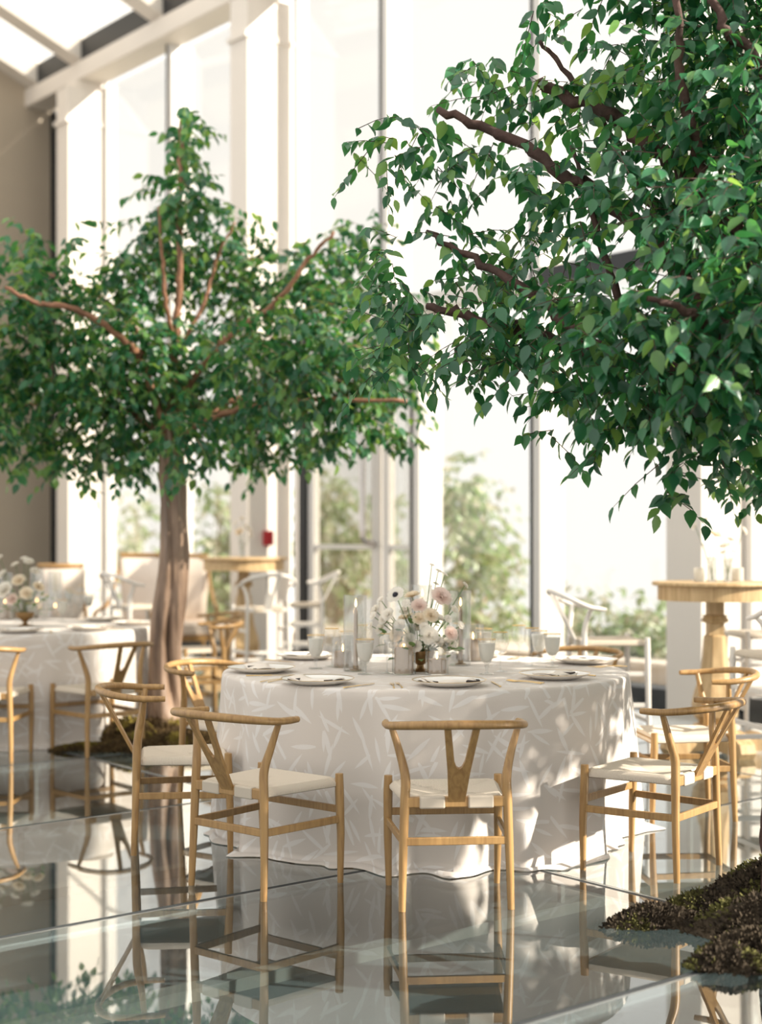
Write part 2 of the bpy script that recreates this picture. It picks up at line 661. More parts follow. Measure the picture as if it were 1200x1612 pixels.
# ---- glass wall: sill, columns, mullions, panes, header
wb = tag(empty('wall_back', uv(WU, -12)), 'tall glazed wall of columns and mullions at the back', kind='structure')
EAVE = 7.76
m = MB()
uvbox(m, WU - .14, WU + .16, -20.4, 2, -.1, .10)
m.build('sill', DARKFRAME, wb)
m = MB()
uvbox(m, WU - .45, WU - .05, -20.35, 2, EAVE, EAVE + .26)
m.build('header_beam', PAINT, wb, bevel=.02)
COLS = [-18.54, -14.12, -7.63, -1.2]
for t in COLS:
    m = MB()
    uvbox(m, WU - .62, WU + .0, t - .18, t + .18, 0.0, EAVE - .12)
    uvbox(m, WU - .50, WU + .0, t - .13, t + .13, EAVE - .12, EAVE)
    uvbox(m, WU - .66, WU + .02, t - .20, t + .20, EAVE - .62, EAVE - .56)
    m.build('column', PAINT, wb)
MUL = [(-16.33, 0, EAVE), (-11.95, 3.8, EAVE), (-11.44, 0, 3.8), (-9.70, 0, EAVE), (-5.6, 0, EAVE), (-3.5, 0, EAVE)]
for t, z0, z1 in MUL:
    m = MB()
    uvbox(m, WU - .22, WU + .10, t - .05, t + .05, z0, z1)
    uvbox(m, WU - .235, WU - .20, t - .075, t - .05, z0, z1, 1)
    m.build('mullion', [MULL, DARKFRAME], wb)
for t in (-18.32, -13.76, -7.41):              # slim frames beside the columns
    m = MB()
    uvbox(m, WU - .07, WU + .08, t - .035, t + .035, 0, EAVE)
    m.build('mullion', MULL, wb)
m = MB()
uvbox(m, WU - .12, WU + .08, -13.94, -7.81, 3.76, 3.92)
m.build('transom', MULL, wb)
m = MB()
uvbox(m, WU - .30, WU - .12, -9.6, -8.2, 3.74, 3.90)
m.build('door_canopy', DARKFRAME, wb)
for a, b in ((-18.36, -16.33), (-16.33, -14.3), (-13.72, -11.95), (-11.95, -9.70), (-9.70, -7.81), (-7.45, -5.6), (-5.6, -3.5), (-3.5, -1.4)):
    for z0, z1 in ((.10, 3.80), (3.84, EAVE)):
        m = MB()
        uvbox(m, WU + .0, WU + .012, a + .01, b - .01, z0, z1)
        m.build('pane', PANE, wb)
    m = MB()
    uvbox(m, WU - .004, WU + .02, a, b, 3.80, 3.84)
    m.build('glazing_bar', MULL, wb)
# dark boards with a glass slit between wall and first column
m = MB()
uvbox(m, WU - .06, WU + .06, -20.05, -19.90, 0, EAVE)
m.build('dark_board', DARKFRAME, wb)
m = MB()
uvbox(m, WU - .06, WU + .06, -19.82, -18.72, 0, EAVE)
m.build('dark_board', DARKFRAME, wb)

# ---- glazed double door
d1 = tag(empty('door_1', uv(WU - .1, -12.8)), 'glazed double door with tubular steel pull handle', kind='structure')
for a, b in ((-13.40, -12.12), (-12.06, -11.50)):
    m = MB()
    uvbox(m, WU - .16, WU - .08, a, a + .11, .02, 3.7)
    uvbox(m, WU - .16, WU - .08, b - .13, b, .02, 3.7)
    uvbox(m, WU - .16, WU - .08, a, b, .02, .20)
    uvbox(m, WU - .16, WU - .08, a, b, 3.5, 3.7)
    uvbox(m, WU - .15, WU - .09, a, b, 1.28, 1.33)
    fr = m.build('door_frame', MULL, d1)
    m = MB()
    uvbox(m, WU - .125, WU - .115, a + .11, b - .13, .2, 3.5)
    m.build('pane', PANE, d1)
m = MB()
uvbox(m, WU - .20, WU - .06, -13.53, -13.40, .02, 3.75)
m.build('door_post', DARKFRAME, d1)
m = MB()
hp = [uv(WU - .17, -12.19, 1.33), uv(WU - .30, -12.19, 1.38), uv(WU - .33, -12.19, 1.5), uv(WU - .33, -12.19, 2.1), uv(WU - .33, -12.19, 2.75), uv(WU - .30, -12.19, 2.88), uv(WU - .17, -12.19, 2.92)]
m.tube(catmull(hp, 24), .035, 10)
m.build('pull_handle', STEEL, d1, smooth=60)

# ---- solid wall on the left
wl = tag(empty('wall_left', uv(WU, -20.05)), 'tan plastered wall beside the glazed corner', kind='structure')
SL = .40
def roofz(u_):
    return EAVE + .24 + SL * (WU - .25 - u_)
m = MB()
T0 = -20.08
pts = [(WU + .1, 0), (WU + .1, roofz(WU + .1) + .05), (3.5, roofz(3.5) + .05), (3.5, 0)]
m.add([uv(u_, T0, z) for u_, z in pts] + [uv(u_, T0 - .25, z) for u_, z in pts],
      [(0, 1, 2, 3), (7, 6, 5, 4), (0, 4, 5, 1), (1, 5, 6, 2), (2, 6, 7, 3), (3, 7, 4, 0)])
m.build('plaster', TANWALL, wl)

# ---- pitched glass roof on rafters
ce = tag(empty('ceiling', uv(6, -12, 8)), 'pitched glass roof on pale rafters above the glazed wall', kind='structure')
RAFT = [-19.9, -18.54, -16.33, -14.12, -11.95, -9.7, -7.63, -5.5, -3.4, -1.2]
UTOP = 3.6
for t in RAFT:
    m = MB()
    w = .16
    a, b = WU - .12, UTOP
    c = []
    for u_ in (a, b):
        z = roofz(u_)
        c += [uv(u_, t - w, z - .02), uv(u_, t + w, z - .02), uv(u_, t + w, z + .36), uv(u_, t - w, z + .36)]
    m.hexa(c)
    m.build('rafter', PAINT, ce)
for k in range(len(RAFT) - 1):
    t0, t1 = RAFT[k] + .16, RAFT[k + 1] - .16
    m = MB()
    uvbox(m, WU - .42, WU - .14, t0, t1, EAVE + .265, EAVE + .56)
    m.build('gutter', DARKFRAME, ce)
    for a, b in ((WU - .2, 8.0), (7.98, 6.0), (5.98, UTOP)):
        m = MB()
        c = []
        for u_ in (a, b):
            z = roofz(u_) + .27
            c += [uv(u_, t0 + .005, z), uv(u_, t1 - .005, z), uv(u_, t1 - .005, z + .015), uv(u_, t0 + .005, z + .015)]
        m.hexa(c)
        m.build('roof_pane', ROOFGLASS, ce)
        if b > UTOP:
            m = MB()
            z = roofz(b) + .25
            uvbox(m, b - .04, b + .04, t0, t1, z - .03, z + .05)
            m.build('purlin', MULL, ce)

# ---- fire alarm on the second column
m = MB()
p = uv(WU - .36, -13.93, 1.40)
M3 = RM
m.box(p + V * .03, (.06, .12, .17), M3)
fa = m.build('fire_alarm', ALARM, None, bevel=.01)
tag(fa, 'small red fire alarm box on the white column by the bar table', 'fire alarm')

# ---- outside: terrace, low wall and garden ground
m = MB()
uvbox(m, WU + .2, WU + 5.0, -30, 4, -.2, -.08)
tag(m.build('terrace', TERRACE), 'pale stone terrace outside the glass wall', kind='structure')
m = MB()
uvbox(m, WU + 5.0, WU + 9, -34, 6, -.6, -.4)
tag(m.build('garden_ground', GRASS), 'sunlit garden ground beyond the terrace', kind='structure')
m = MB()
uvbox(m, WU + 1.4, WU + 1.65, -30, 4, -.1, .10)
uvbox(m, WU + 1.36, WU + 1.69, -30, 4, .10, .15)
tag(m.build('trim_1', TERRACE), 'low pale stone kerb along the terrace', kind='structure')


# ================================================================== LEAVES AND TREES
LV = np.array([(0, 0, 0), (0, .12, -.01), (0, .36, -.02), (0, .62, -.03), (0, .83, -.06), (0, 1, -.12),
               (-.17, .10, .03), (-.29, .34, .06), (-.235, .60, .045), (-.11, .82, -.02), (.17, .10, .03), (.29, .34, .06), (.235, .60, .045), (.11, .82, -.02)], float)
LF = [(0, 1, 6), (0, 10, 1), (6, 1, 2, 7), (1, 10, 11, 2), (7, 2, 3, 8), (2, 11, 12, 3), (8, 3, 4, 9), (3, 12, 13, 4), (9, 4, 5), (4, 13, 5)]


def leaf_frames(d, nrm):
    y = d / np.linalg.norm(d, axis=1, keepdims=True)
    x = np.cross(y, nrm)
    x /= np.linalg.norm(x, axis=1, keepdims=True) + 1e-9
    z = np.cross(x, y)
    return x, y, z


def leaf_mesh_obj(name, pos, d, nrm, size, mi, mats, parent, extra=None):
    x, y, z = leaf_frames(d, nrm)
    L = np.array(parent_world(parent)) if parent is not None else np.zeros(3)
    V_ = (pos - L)[:, None, :] + size[:, None, None] * (LV[None, :, 0:1] * x[:, None, :] + LV[None, :, 1:2] * y[:, None, :] + LV[None, :, 2:3] * z[:, None, :])
    n = len(pos)
    nv = len(LV)
    me = bpy.data.meshes.new(name)
    fl_ = [i for f in LF for i in f]
    ls = [len(f) for f in LF]
    loops = (np.array(fl_)[None, :] + (np.arange(n) * nv)[:, None]).ravel()
    me.vertices.add(n * nv)
    me.vertices.foreach_set('co', V_.ravel())
    me.loops.add(len(loops))
    me.loops.foreach_set('vertex_index', loops)
    me.polygons.add(n * len(LF))
    tot = np.tile(np.array(ls), n)
    me.polygons.foreach_set('loop_start', np.concatenate([[0], np.cumsum(tot)[:-1]]))
    me.polygons.foreach_set('loop_total', tot)
    for q in mats:
        me.materials.append(q)
    me.polygons.foreach_set('material_index', np.repeat(mi, len(LF)).astype(int))
    me.polygons.foreach_set('use_smooth', np.ones(n * len(LF), bool))
    me.update()
    me.validate()
    o = bpy.data.objects.new(name, me)
    COL.objects.link(o)
    if parent is not None:
        o.parent = parent
    return o


def grow_foliage(blobs, leaf, per, seed, droop=.55, twl=.20):
    """blobs: (centre Vector, radius, depth radius, density). twigs carry alternate leaves"""
    r = np.random.default_rng(seed)
    P, D, NN, S, tw = [], [], [], [], []
    for c, rad, drad, dens in blobs:
        nt_ = max(2, int(per * dens * rad * rad))
        for _ in range(nt_):
            q = r.normal(size=3)
            q /= np.linalg.norm(q)
            q *= r.random() ** .45
            p = np.array(c) + q * np.array((rad, drad, rad)) * .92
            az = r.random() * 2 * PI
            d = np.array((math.cos(az), math.sin(az), r.normal() * .35 - droop * .5)) + q * .5
            d /= np.linalg.norm(d)
            n = int(r.integers(5, 9))
            ln = twl * (.6 + .7 * r.random())
            pts = []
            for k in range(n):
                f = k / (n - 1)
                pp = p + d * ln * f + np.array((0, 0, -droop * .28 * ln * f * f))
                pts.append(pp)
                side = np.cross(d, (0, 0, 1))
                side /= np.linalg.norm(side) + 1e-9
                sg = 1 if k % 2 else -1
                ld = d * (.35 + .3 * r.random()) + side * sg * (.7 if k < n - 1 else .1) + np.array((0, 0, -.75 * droop - .5 * r.random())) + r.normal(size=3) * .25
                nn = np.array((0, 0, 1.0)) + r.normal(size=3) * .55 + d * .4
                P.append(pp)
                D.append(ld)
                NN.append(nn)
                S.append(leaf * (.65 + .55 * r.random()))
            tw.append((pts[0], pts[n // 2], pts[-1]))
    return np.array(P), np.array(D), np.array(NN), np.array(S), tw


def pick_front(P, D, NN, S, k):
    """indices of the k leaves that show largest: nearest in each small cell of the view, then by projected size"""
    x, y, z = leaf_frames(D, NN)
    c = P + y * (S * .5)[:, None]
    px = 600 + F * c[:, 0] / c[:, 1]
    py = HOR - F * (c[:, 2] - CH) / c[:, 1]
    view = c - np.array((0, 0, CH))
    view /= np.linalg.norm(view, axis=1, keepdims=True)
    area = S * S * np.abs((z * view).sum(1)) / c[:, 1] ** 2
    best = {}
    for i in range(len(P)):
        if not (0 < px[i] < 1200 and 0 < py[i] < 1612):
            continue
        key = (int(px[i] // 14), int(py[i] // 14))
        if key not in best or c[i, 1] < c[best[key], 1]:
            best[key] = i
    idx = sorted(best.values(), key=lambda i: -area[i])
    return idx[:k]


LEAF_MESH = []
for q in LEAFS:
    mb = MB()
    mb.add([tuple(v) for v in LV], LF)
    LEAF_MESH.append(mb.mesh('leaf', q, 180))


def tree(name, label, base, trunk_pts, trunk_r, branches, blobs, leaf, per, seed, bark, branchmat, colw, ridges):
    root = empty(name, base)
    tag(root, label, 'tree')
    path = catmull(trunk_pts, 80)
    rr = lerp_list(trunk_r, 80)
    rg = random.Random(seed)
    ph = [rg.random() * 6.28 for _ in range(6)]

    def mod(th, i, p):
        tw_ = th + i * .018
        q = Vector((math.cos(tw_) * 1.7 + ph[0], math.sin(tw_) * 1.7 + ph[1], i * .045))
        w = .30 * (abs(math.sin(ridges * .5 * tw_ + ph[2] + .8 * mnoise.noise(q * .7))) - .6) + .42 * mnoise.noise(q) + .16 * mnoise.noise(q * 2.7)
        flare = max(0, 1 - i / 14) ** 2
        return max(.5, 1 + w) + flare * .35 * max(0, math.sin(4 * th + ph[3]))
    MB().tube(path, rr, 64, mod=mod).build('trunk', bark, root, smooth=180)
    for pts, r0, r1 in branches:
        pp = catmull(pts, 7 * (len(pts) - 1))
        n = len(pp) - 1
        pp2 = [p + Vector((rg.gauss(0, 1), rg.gauss(0, 1), rg.gauss(0, 1))) * (r0 * .12 if 0 < i < n else 0) for i, p in enumerate(pp)]
        r0, r1 = r0 * .62, r1 * .62
        MB().tube(pp2, [(r0 + (r1 - r0) * i / n) * (1 + .1 * math.sin(i * 2.1)) for i in range(n + 1)], 9).build('branch', branchmat, root, smooth=180)
    P, D, NN, S, tw = grow_foliage(blobs, leaf, per, seed)
    r = np.random.default_rng(seed + 5)
    mi = r.choice(3, size=len(P), p=colw)
    idx = pick_front(P, D, NN, S, 300)
    x, y, z = leaf_frames(D, NN)
    bl = np.array(base)
    for i in idx:
        o = bpy.data.objects.new('leaf', LEAF_MESH[mi[i]])
        COL.objects.link(o)
        o.parent = root
        s = float(S[i])
        M = Matrix(((x[i][0] * s, y[i][0] * s, z[i][0] * s, P[i][0] - bl[0]),
                    (x[i][1] * s, y[i][1] * s, z[i][1] * s, P[i][1] - bl[1]),
                    (x[i][2] * s, y[i][2] * s, z[i][2] * s, P[i][2] - bl[2]), (0, 0, 0, 1)))
        o.matrix_basis = M
    keep = np.ones(len(P), bool)
    keep[idx] = False
    tag(leaf_mesh_obj('leaves', P[keep], D[keep], NN[keep], S[keep], mi[keep], LEAFS, root), kind='stuff')
    mb = MB()
    for a, b, c in tw:
        mb.tube([a, b, c], [.0022, .0018, .001], 3, caps=False)
    tag(mb.build('twigs', branchmat, root), kind='stuff')
    return root


# ---- left tree
YL = 10.3
LB = Vector((-1.52, YL, 0))
def bl_(px, py, rpx, Y, dr=None, dens=1.0):
    R_ = rpx * Y / F
    return (at(px, py, Y), R_, dr if dr else max(R_, .30), dens)
lrg = random.Random(3)
left_blobs = []
for px, py, r_, *dn in [(60, 480, 85), (60, 600, 95), (170, 560, 110), (165, 660, 85), (300, 600, 120), (300, 685, 65), (430, 570, 110), (420, 660, 75),
                   (540, 540, 100), (545, 640, 75), (620, 600, 55), (625, 675, 38, .7), (285, 400, 85), (285, 310, 62), (292, 225, 38), (295, 172, 24, .8), (190, 440, 60),
                   (400, 455, 80), (500, 430, 80, .8), (560, 390, 55, .7), (40, 395, 45, .7), (105, 365, 30, .5), (365, 350, 45, .7), (105, 715, 48, .8),
                   (-70, 560, 110), (-60, 670, 80), (230, 360, 35, .7), (20, 700, 45, .8), (215, 720, 40, .8), (400, 720, 35, .7), (500, 690, 40, .8), (620, 500, 50, .7)]:
    left_blobs.append(bl_(px, py, r_, YL + lrg.uniform(-.75, .75), None, dn[0] if dn else 1.0))
fk = at(268, 700, YL)
def br(pix, start, r0, r1):
    return ([start] + [at(*q) for q in pix], r0, r1)
left_br = [
    br([(225, 575, 10.1), (205, 545, 9.9), (130, 492, 9.6), (60, 478, 9.45), (8, 452, 9.4)], fk, .05, .022),
    br([(190, 640, 10.5), (120, 625, 10.7), (0, 645, 10.9), (-60, 640, 11)], fk, .045, .02),
    br([(330, 660, 10.0), (400, 640, 9.8), (500, 628, 9.7), (640, 632, 9.5)], fk, .045, .02),
    br([(350, 640, 10.5), (440, 600, 10.8), (520, 570, 11.0), (600, 530, 11.1)], fk, .04, .018),
    br([(275, 560, 10.4), (282, 420, 10.3), (284, 300, 10.3), (285, 190, 10.3)], fk, .055, .018),
    br([(262, 480, 10.2), (255, 400, 10.1), (250, 325, 10.0)], at(276, 540, 10.35), .03, .015),
    br([(350, 540, 10.2), (440, 470, 10.0), (480, 415, 9.9), (525, 365, 9.8)], at(272, 640, 10.3), .04, .018),
    br([(200, 500, 10.6), (100, 440, 10.9), (10, 415, 11.2)], at(272, 620, 10.35), .035, .015),
    br([(320, 480, 10.5), (345, 400, 10.6), (370, 350, 10.6)], at(277, 560, 10.4), .03, .014),
]
tree('indoor_ficus_tree', 'broad green ficus tree with pale grown trunk standing behind the left chairs', LB,
     [(-1.50, YL, 0), (-1.51, YL, .25), (-1.51, YL, .7), (-1.465, YL, 1.2), (-1.465, YL, 1.7), tuple(fk), tuple(fk + Vector((0, .02, .25)))],
     [.135, .115, .102, .095, .088, .075, .05], left_br, left_blobs, .082, 720, 11, BARK_L, BRANCH_L, [.30, .42, .28], 5)

# ---- right tree
YR = 5.45
RB = Vector((1.61, YR, 0))
right_blobs = []
for px, py, r_, Y, *dn in [
        (1110, 150, 130, 5.6, .7), (1000, 110, 95, 6.0, .7), (885, 140, 70, 6.25, .6), (795, 135, 45, 6.35, .7), (765, 85, 34, 6.3, .7), (755, 240, 50, 6.25, .5), (870, 290, 90, 6.05, .6),
        (1000, 300, 115, 5.6, .75), (1130, 350, 130, 5.2, .8), (735, 405, 55, 6.25, .6), (805, 440, 75, 6.15, .55), (660, 455, 52, 6.3, .9), (625, 405, 36, 6.4, .8), (650, 530, 50, 6.3), (745, 530, 70, 6.1),
        (850, 535, 80, 5.9), (955, 500, 105, 5.3), (1080, 520, 125, 4.95), (1180, 480, 110, 4.85), (900, 610, 45, 5.8, .8), (872, 672, 26, 5.8, .6), (985, 630, 72, 5.5),
        (1080, 650, 85, 5.3), (1165, 610, 90, 5.1), (1075, 740, 32, 5.4, .9), (1080, 790, 18, 5.4, 1.2), (950, 690, 26, 5.6, .8), (1140, 700, 36, 5.3, .8), (1290, 300, 150, 5.3), (1300, 560, 140, 5.3),
        (1200, 150, 110, 5.4, .8), (1100, -70, 120, 5.7, .7), (950, -60, 80, 6.0, .5), (850, 20, 40, 6.2, .6), (590, 560, 40, 6.4, .7),
        (640, 200, 28, 6.3, 1.0), (565, 225, 24, 6.3, .9), (615, 240, 28, 6.3, 1.0), (685, 240, 28, 6.25, .8), (715, 185, 30, 6.25, .5), (690, 330, 30, 6.3, .6), (860, 400, 50, 6.0, .4), (1450, 300, 150, 5.8), (1440, 520, 150, 5.8)]:
    right_blobs.append(bl_(px, py, r_, Y, None, dn[0] if dn else 1.0))
for x, y, z, r_, dn in [(1.6, 6.5, 2.3, .42, .7), (2.2, 6.3, 2.1, .45, .8), (2.6, 5.7, 2.1, .45, .8), (2.5, 5.0, 2.2, .45, .8), (1.9, 6.9, 1.85, .35, .7), (2.5, 6.6, 1.8, .4, .8), (1.7, 6.3, 3.0, .45, .7),
                         (2.4, 5.7, 2.9, .5, .8), (2.2, 4.7, 2.6, .4, .7), (2.1, 5.5, 3.5, .5, .7), (1.5, 5.9, 3.7, .45, .7), (2.95, 5.9, 1.9, .35, .8), (2.9, 5.3, 2.0, .35, .8), (2.1, 6.6, 2.6, .4, .7)]:
    right_blobs.append((Vector((x, y, z)), r_, r_, dn * 1.5))      # the crown's far side, thickened to shade the near table
fr_ = Vector((1.62, YR - .02, 1.95))
right_br = [
    br([(1130, 500, 5.6), (1010, 360, 5.85), (900, 280, 6.05), (790, 212, 6.2), (690, 172, 6.3)], fr_, .075, .026),
    br([(1180, 400, 5.6), (1080, 272, 5.75), (1000, 212, 5.9), (930, 168, 6.0), (850, 128, 6.1)], fr_, .075, .035),
    br([(1190, 420, 5.5), (1120, 300, 5.5), (1092, 220, 5.5), (1072, 110, 5.5), (1065, -20, 5.5)], fr_, .06, .02),
    br([(1100, 590, 5.5), (940, 545, 5.7), (850, 470, 5.9), (760, 415, 6.05), (672, 365, 6.2)], fr_, .06, .018),
    br([(1080, 580, 5.6), (930, 555, 5.85), (820, 520, 6.0), (735, 497, 6.1), (672, 482, 6.15)], fr_, .06, .025),
    br([(1230, 300, 5.4), (1200, 110, 5.4), (1140, 40, 5.4), (1110, -30, 5.4)], fr_, .055, .02),
    br([(1020, 560, 5.75), (960, 430, 5.85), (930, 330, 5.95), (900, 230, 6.05)], at(1100, 600, 5.5), .035, .014),
    br([(1010, 300, 5.9), (945, 190, 6.1), (880, 100, 6.2), (850, 65, 6.2)], at(1080, 380, 5.7), .03, .014),
    br([(1180, 560, 5.1), (1100, 500, 4.9), (1020, 470, 4.8)], fr_, .05, .015),
    br([(1350, 480, 5.6), (1450, 350, 5.8)], fr_, .05, .015),
]
tree('indoor_ficus_tree', 'large green ficus tree at the right edge, its dark branches reaching over the near table', RB,
     [(1.60, YR, 0), (1.60, YR, .2), (1.61, YR, .6), (1.65, YR, 1.2), (1.64, YR, 1.7), tuple(fr_), tuple(fr_ + Vector((-.02, 0, .25)))],
     [.20, .155, .135, .125, .12, .11, .08], right_br, right_blobs, .076, 900, 23, BARK_R, BARK_R, [.46, .38, .16], 4)


# ---- moss mounds at the tree feet
def moss(base, lobes, label, seed, mats):
    rg = np.random.default_rng(seed)
    mb = MB()
    tri_v, tri_f, tri_m = [], [], []
    for x, y, rx, ry, h in lobes:
        n = int(2600 * math.sqrt(rx * ry / .04)) + 400
        # solid clump
        vs, fs = [], []
        nr, na = 5, 22
        for i in range(nr + 1):
            f = i / nr
            for k in range(na):
                a = 2 * PI * k / na
                j = 1 + .16 * math.sin(3 * a + x * 9) + .1 * math.sin(7 * a + y * 5)
                vs.append((x + rx * f * j * math.cos(a), y + ry * f * j * math.sin(a), max(.004, h * (1 - f * f) * .9)))
        for i in range(nr):
            for k in range(na):
                k2 = (k + 1) % na
                fs.append((i * na + k, (i + 1) * na + k, (i + 1) * na + k2, i * na + k2))
        mb.add(vs, fs, 0)
        for _ in range(n):
            f = rg.random() ** .5
            a = rg.random() * 2 * PI
            j = 1 + .16 * math.sin(3 * a + x * 9) + .1 * math.sin(7 * a + y * 5)
            p = np.array((x + rx * f * j * math.cos(a), y + ry * f * j * math.sin(a), max(.002, h * (1 - f * f) * (.8 + .25 * rg.random()))))
            d = np.array((math.cos(a) * f, math.sin(a) * f, .7)) + rg.normal(size=3) * .45
            d[2] = abs(d[2])
            d /= np.linalg.norm(d)
            s = np.cross(d, rg.normal(size=3))
            s /= np.linalg.norm(s)
            L = .008 + .014 * rg.random()
            w = .0035 + .004 * rg.random()
            gm = 1 if (math.sin(x * 31 + p[0] * 23) + math.sin(p[1] * 27 + y) + rg.normal() * .4) > .9 else 0
            mb.add([p - s * w, p + s * w, p + d * L + s * w * .6, p + d * L - s * w * .4], [(0, 1, 2, 3)], gm)
    o = mb.build('moss_mound', mats, None)
    tag(o, label, 'moss', kind='stuff')
    return o


moss(RB, [(1.62, 5.45, .30, .28, .17), (1.42, 5.56, .18, .16, .14), (1.24, 5.44, .20, .12, .10), (1.0, 5.33, .18, .10, .07), (1.38, 5.15, .26, .22, .15), (1.15, 4.80, .13, .10, .07),
          (1.28, 4.93, .17, .12, .09), (1.5, 4.95, .22, .2, .10), (.93, 5.33, .10, .05, .04), (1.85, 5.3, .3, .3, .15), (1.6, 5.8, .26, .2, .14)],
     'dark brown moss heaped round the trunk at the right foreground', 5, [MOSS, MOSS_G])
moss(LB, [(-1.52, 10.2, .34, .26, .15), (-1.72, 9.98, .22, .16, .18), (-1.62, 9.86, .14, .12, .17), (-1.95, 9.72, .20, .08, .04), (-2.06, 9.66, .13, .05, .03), (-1.6, 9.72, .22, .16, .11), (-1.38, 9.8, .24, .16, .11), (-1.25, 9.85, .18, .13, .12), (-1.75, 9.62, .18, .08, .05)],
     'olive brown moss heaped round the trunk behind the left chairs', 6, [MOSS_B, MOSS_Y])


# ---- garden trees and shrubs outside
def garden_plant(name, label, cx, Yc, blobs, trunk, seed, leaf=.15, per=200, cat='shrub', group=None):
    root = empty(name, (cx, Yc, -.12))
    tag(root, label, cat, group)
    bb = [(at(px, py, Yc + dy), r_ * Yc / F, max(.4, r_ * Yc / F), 1.0) for px, py, r_, dy in blobs]
    P, D, NN, S, tw = grow_foliage(bb, leaf, per, seed, twl=.4)
    mi = np.random.default_rng(seed).choice(3, size=len(P), p=[.35, .4, .25])
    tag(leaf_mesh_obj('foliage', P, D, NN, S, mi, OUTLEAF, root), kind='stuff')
    mb = MB()
    for c, r_, _, _ in bb:
        mb.tube(catmull([(cx, Yc, -.15), ((cx + c.x) / 2, Yc, max(.1, c.z * .5)), tuple(c)], 6), lerp_list([trunk * .45, trunk * .12], 6), 6)
    mb.build('stem', GSTEM, root, smooth=180)


def gx(px, Y):
    return (px - 600) * Y / F


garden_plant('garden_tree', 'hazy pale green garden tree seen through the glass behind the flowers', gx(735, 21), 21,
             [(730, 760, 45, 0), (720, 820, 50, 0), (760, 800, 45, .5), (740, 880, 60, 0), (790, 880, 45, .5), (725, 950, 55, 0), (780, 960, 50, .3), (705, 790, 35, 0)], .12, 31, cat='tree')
garden_plant('garden_shrub', 'green shrub outside the glass, left of the right bar table', gx(950, 18), 18,
             [(900, 950, 35, 0), (940, 975, 45, 0), (985, 985, 40, .5), (1030, 970, 45, 0), (905, 1000, 45, .3), (960, 1020, 45, 0), (1040, 1010, 45, 0), (900, 1050, 45, 0), (1000, 1055, 50, 0), (1050, 1055, 40, 0)], .04, 32, cat='shrub')
garden_plant('garden_tree', 'grey green garden tree seen through the glazed door', gx(520, 25), 25,
             [(520, 780, 50, 0), (500, 840, 55, 0), (550, 850, 50, 0), (520, 910, 60, 0), (610, 850, 45, 1), (625, 900, 50, 1), (615, 800, 30, 1)], .14, 33, cat='tree')
garden_plant('garden_tree', 'mid green garden tree seen between the trunk and the column', gx(345, 25), 25,
             [(345, 790, 35, 0), (350, 840, 40, 0), (330, 890, 50, 0), (370, 900, 50, 0), (345, 950, 55, 0)], .12, 34, cat='tree')
garden_plant('garden_tree', 'very pale garden tree seen left of the left trunk', gx(215, 30), 30,
             [(215, 800, 45, 0), (190, 860, 45, 0), (225, 870, 50, 0), (200, 920, 55, 0)], .12, 35, cat='tree', leaf=.16, per=60)
garden_plant('garden_shrub', 'green shrub outside the glass, behind the right bar table', gx(1180, 17), 17,
             [(1180, 930, 40, 0), (1150, 980, 45, 0), (1200, 1000, 50, 0), (1240, 960, 50, 0)], .04, 36, cat='shrub')


# ================================================================== CHAIRS
def seat_mesh(wf, wr, yf, yr, z, th):
    """woven cord seat: four wedges dipping to the middle, rounded over the rails"""
    mb = MB()
    n = 22
    vs, fs, uvs = [], [], []

    def P(i, j):
        a, b = i / n * 2 - 1, j / n * 2 - 1
        hw = wr + (wf - wr) * (b + 1) / 2
        x, y = a * hw, yr + (yf - yr) * (b + 1) / 2
        e = max(abs(a), abs(b))
        dip = -.020 * (1 - e ** 1.6) - .006 * (1 - e)
        rnd = -max(0, (e - .88) / .12) ** 2 * th * .55
        groove = -.004 * math.exp(-((abs(abs(a) - abs(b))) / .05) ** 2)
        zz = z + dip + rnd + groove
        if abs(a) > abs(b):
            u_, v_ = y, x
        else:
            u_, v_ = x, y
        return (x, y, zz), (u_, v_)
    for j in range(n + 1):
        for i in range(n + 1):
            p, q = P(i, j)
            vs.append(p)
            uvs.append(q)
    for j in range(n):
        for i in range(n):
            k = j * (n + 1) + i
            fs.append((k, k + 1, k + n + 2, k + n + 1))
    # skirt under the edge
    edge = [i for i in range(n + 1)] + [j * (n + 1) + n for j in range(1, n + 1)] + [n * (n + 1) + i for i in range(n - 1, -1, -1)] + [j * (n + 1) for j in range(n - 1, 0, -1)]
    o1 = len(vs)
    for k in edge:
        x, y, zz = vs[k]
        vs.append((x * .995, y, z - th * .85))
        uvs.append(uvs[k])
    o2 = len(vs)
    for k in edge:
        x, y, zz = vs[k]
        vs.append((x * .90, y * .90, z - th))
        uvs.append(uvs[k])
    L = len(edge)
    for k in range(L):
        k2 = (k + 1) % L
        fs.append((edge[k], o1 + k, o1 + k2, edge[k2]))
        fs.append((o1 + k, o2 + k, o2 + k2, o1 + k2))
    fs.append(tuple(o2 + k for k in range(L)))
    mb.add(vs, fs)
    me = mb.mesh('seat', CORD, 50)
    ul = me.uv_layers.new(name='UVMap')
    for lp in me.loops:
        ul.data[lp.index].uv = uvs[lp.vertex_index]
    return me


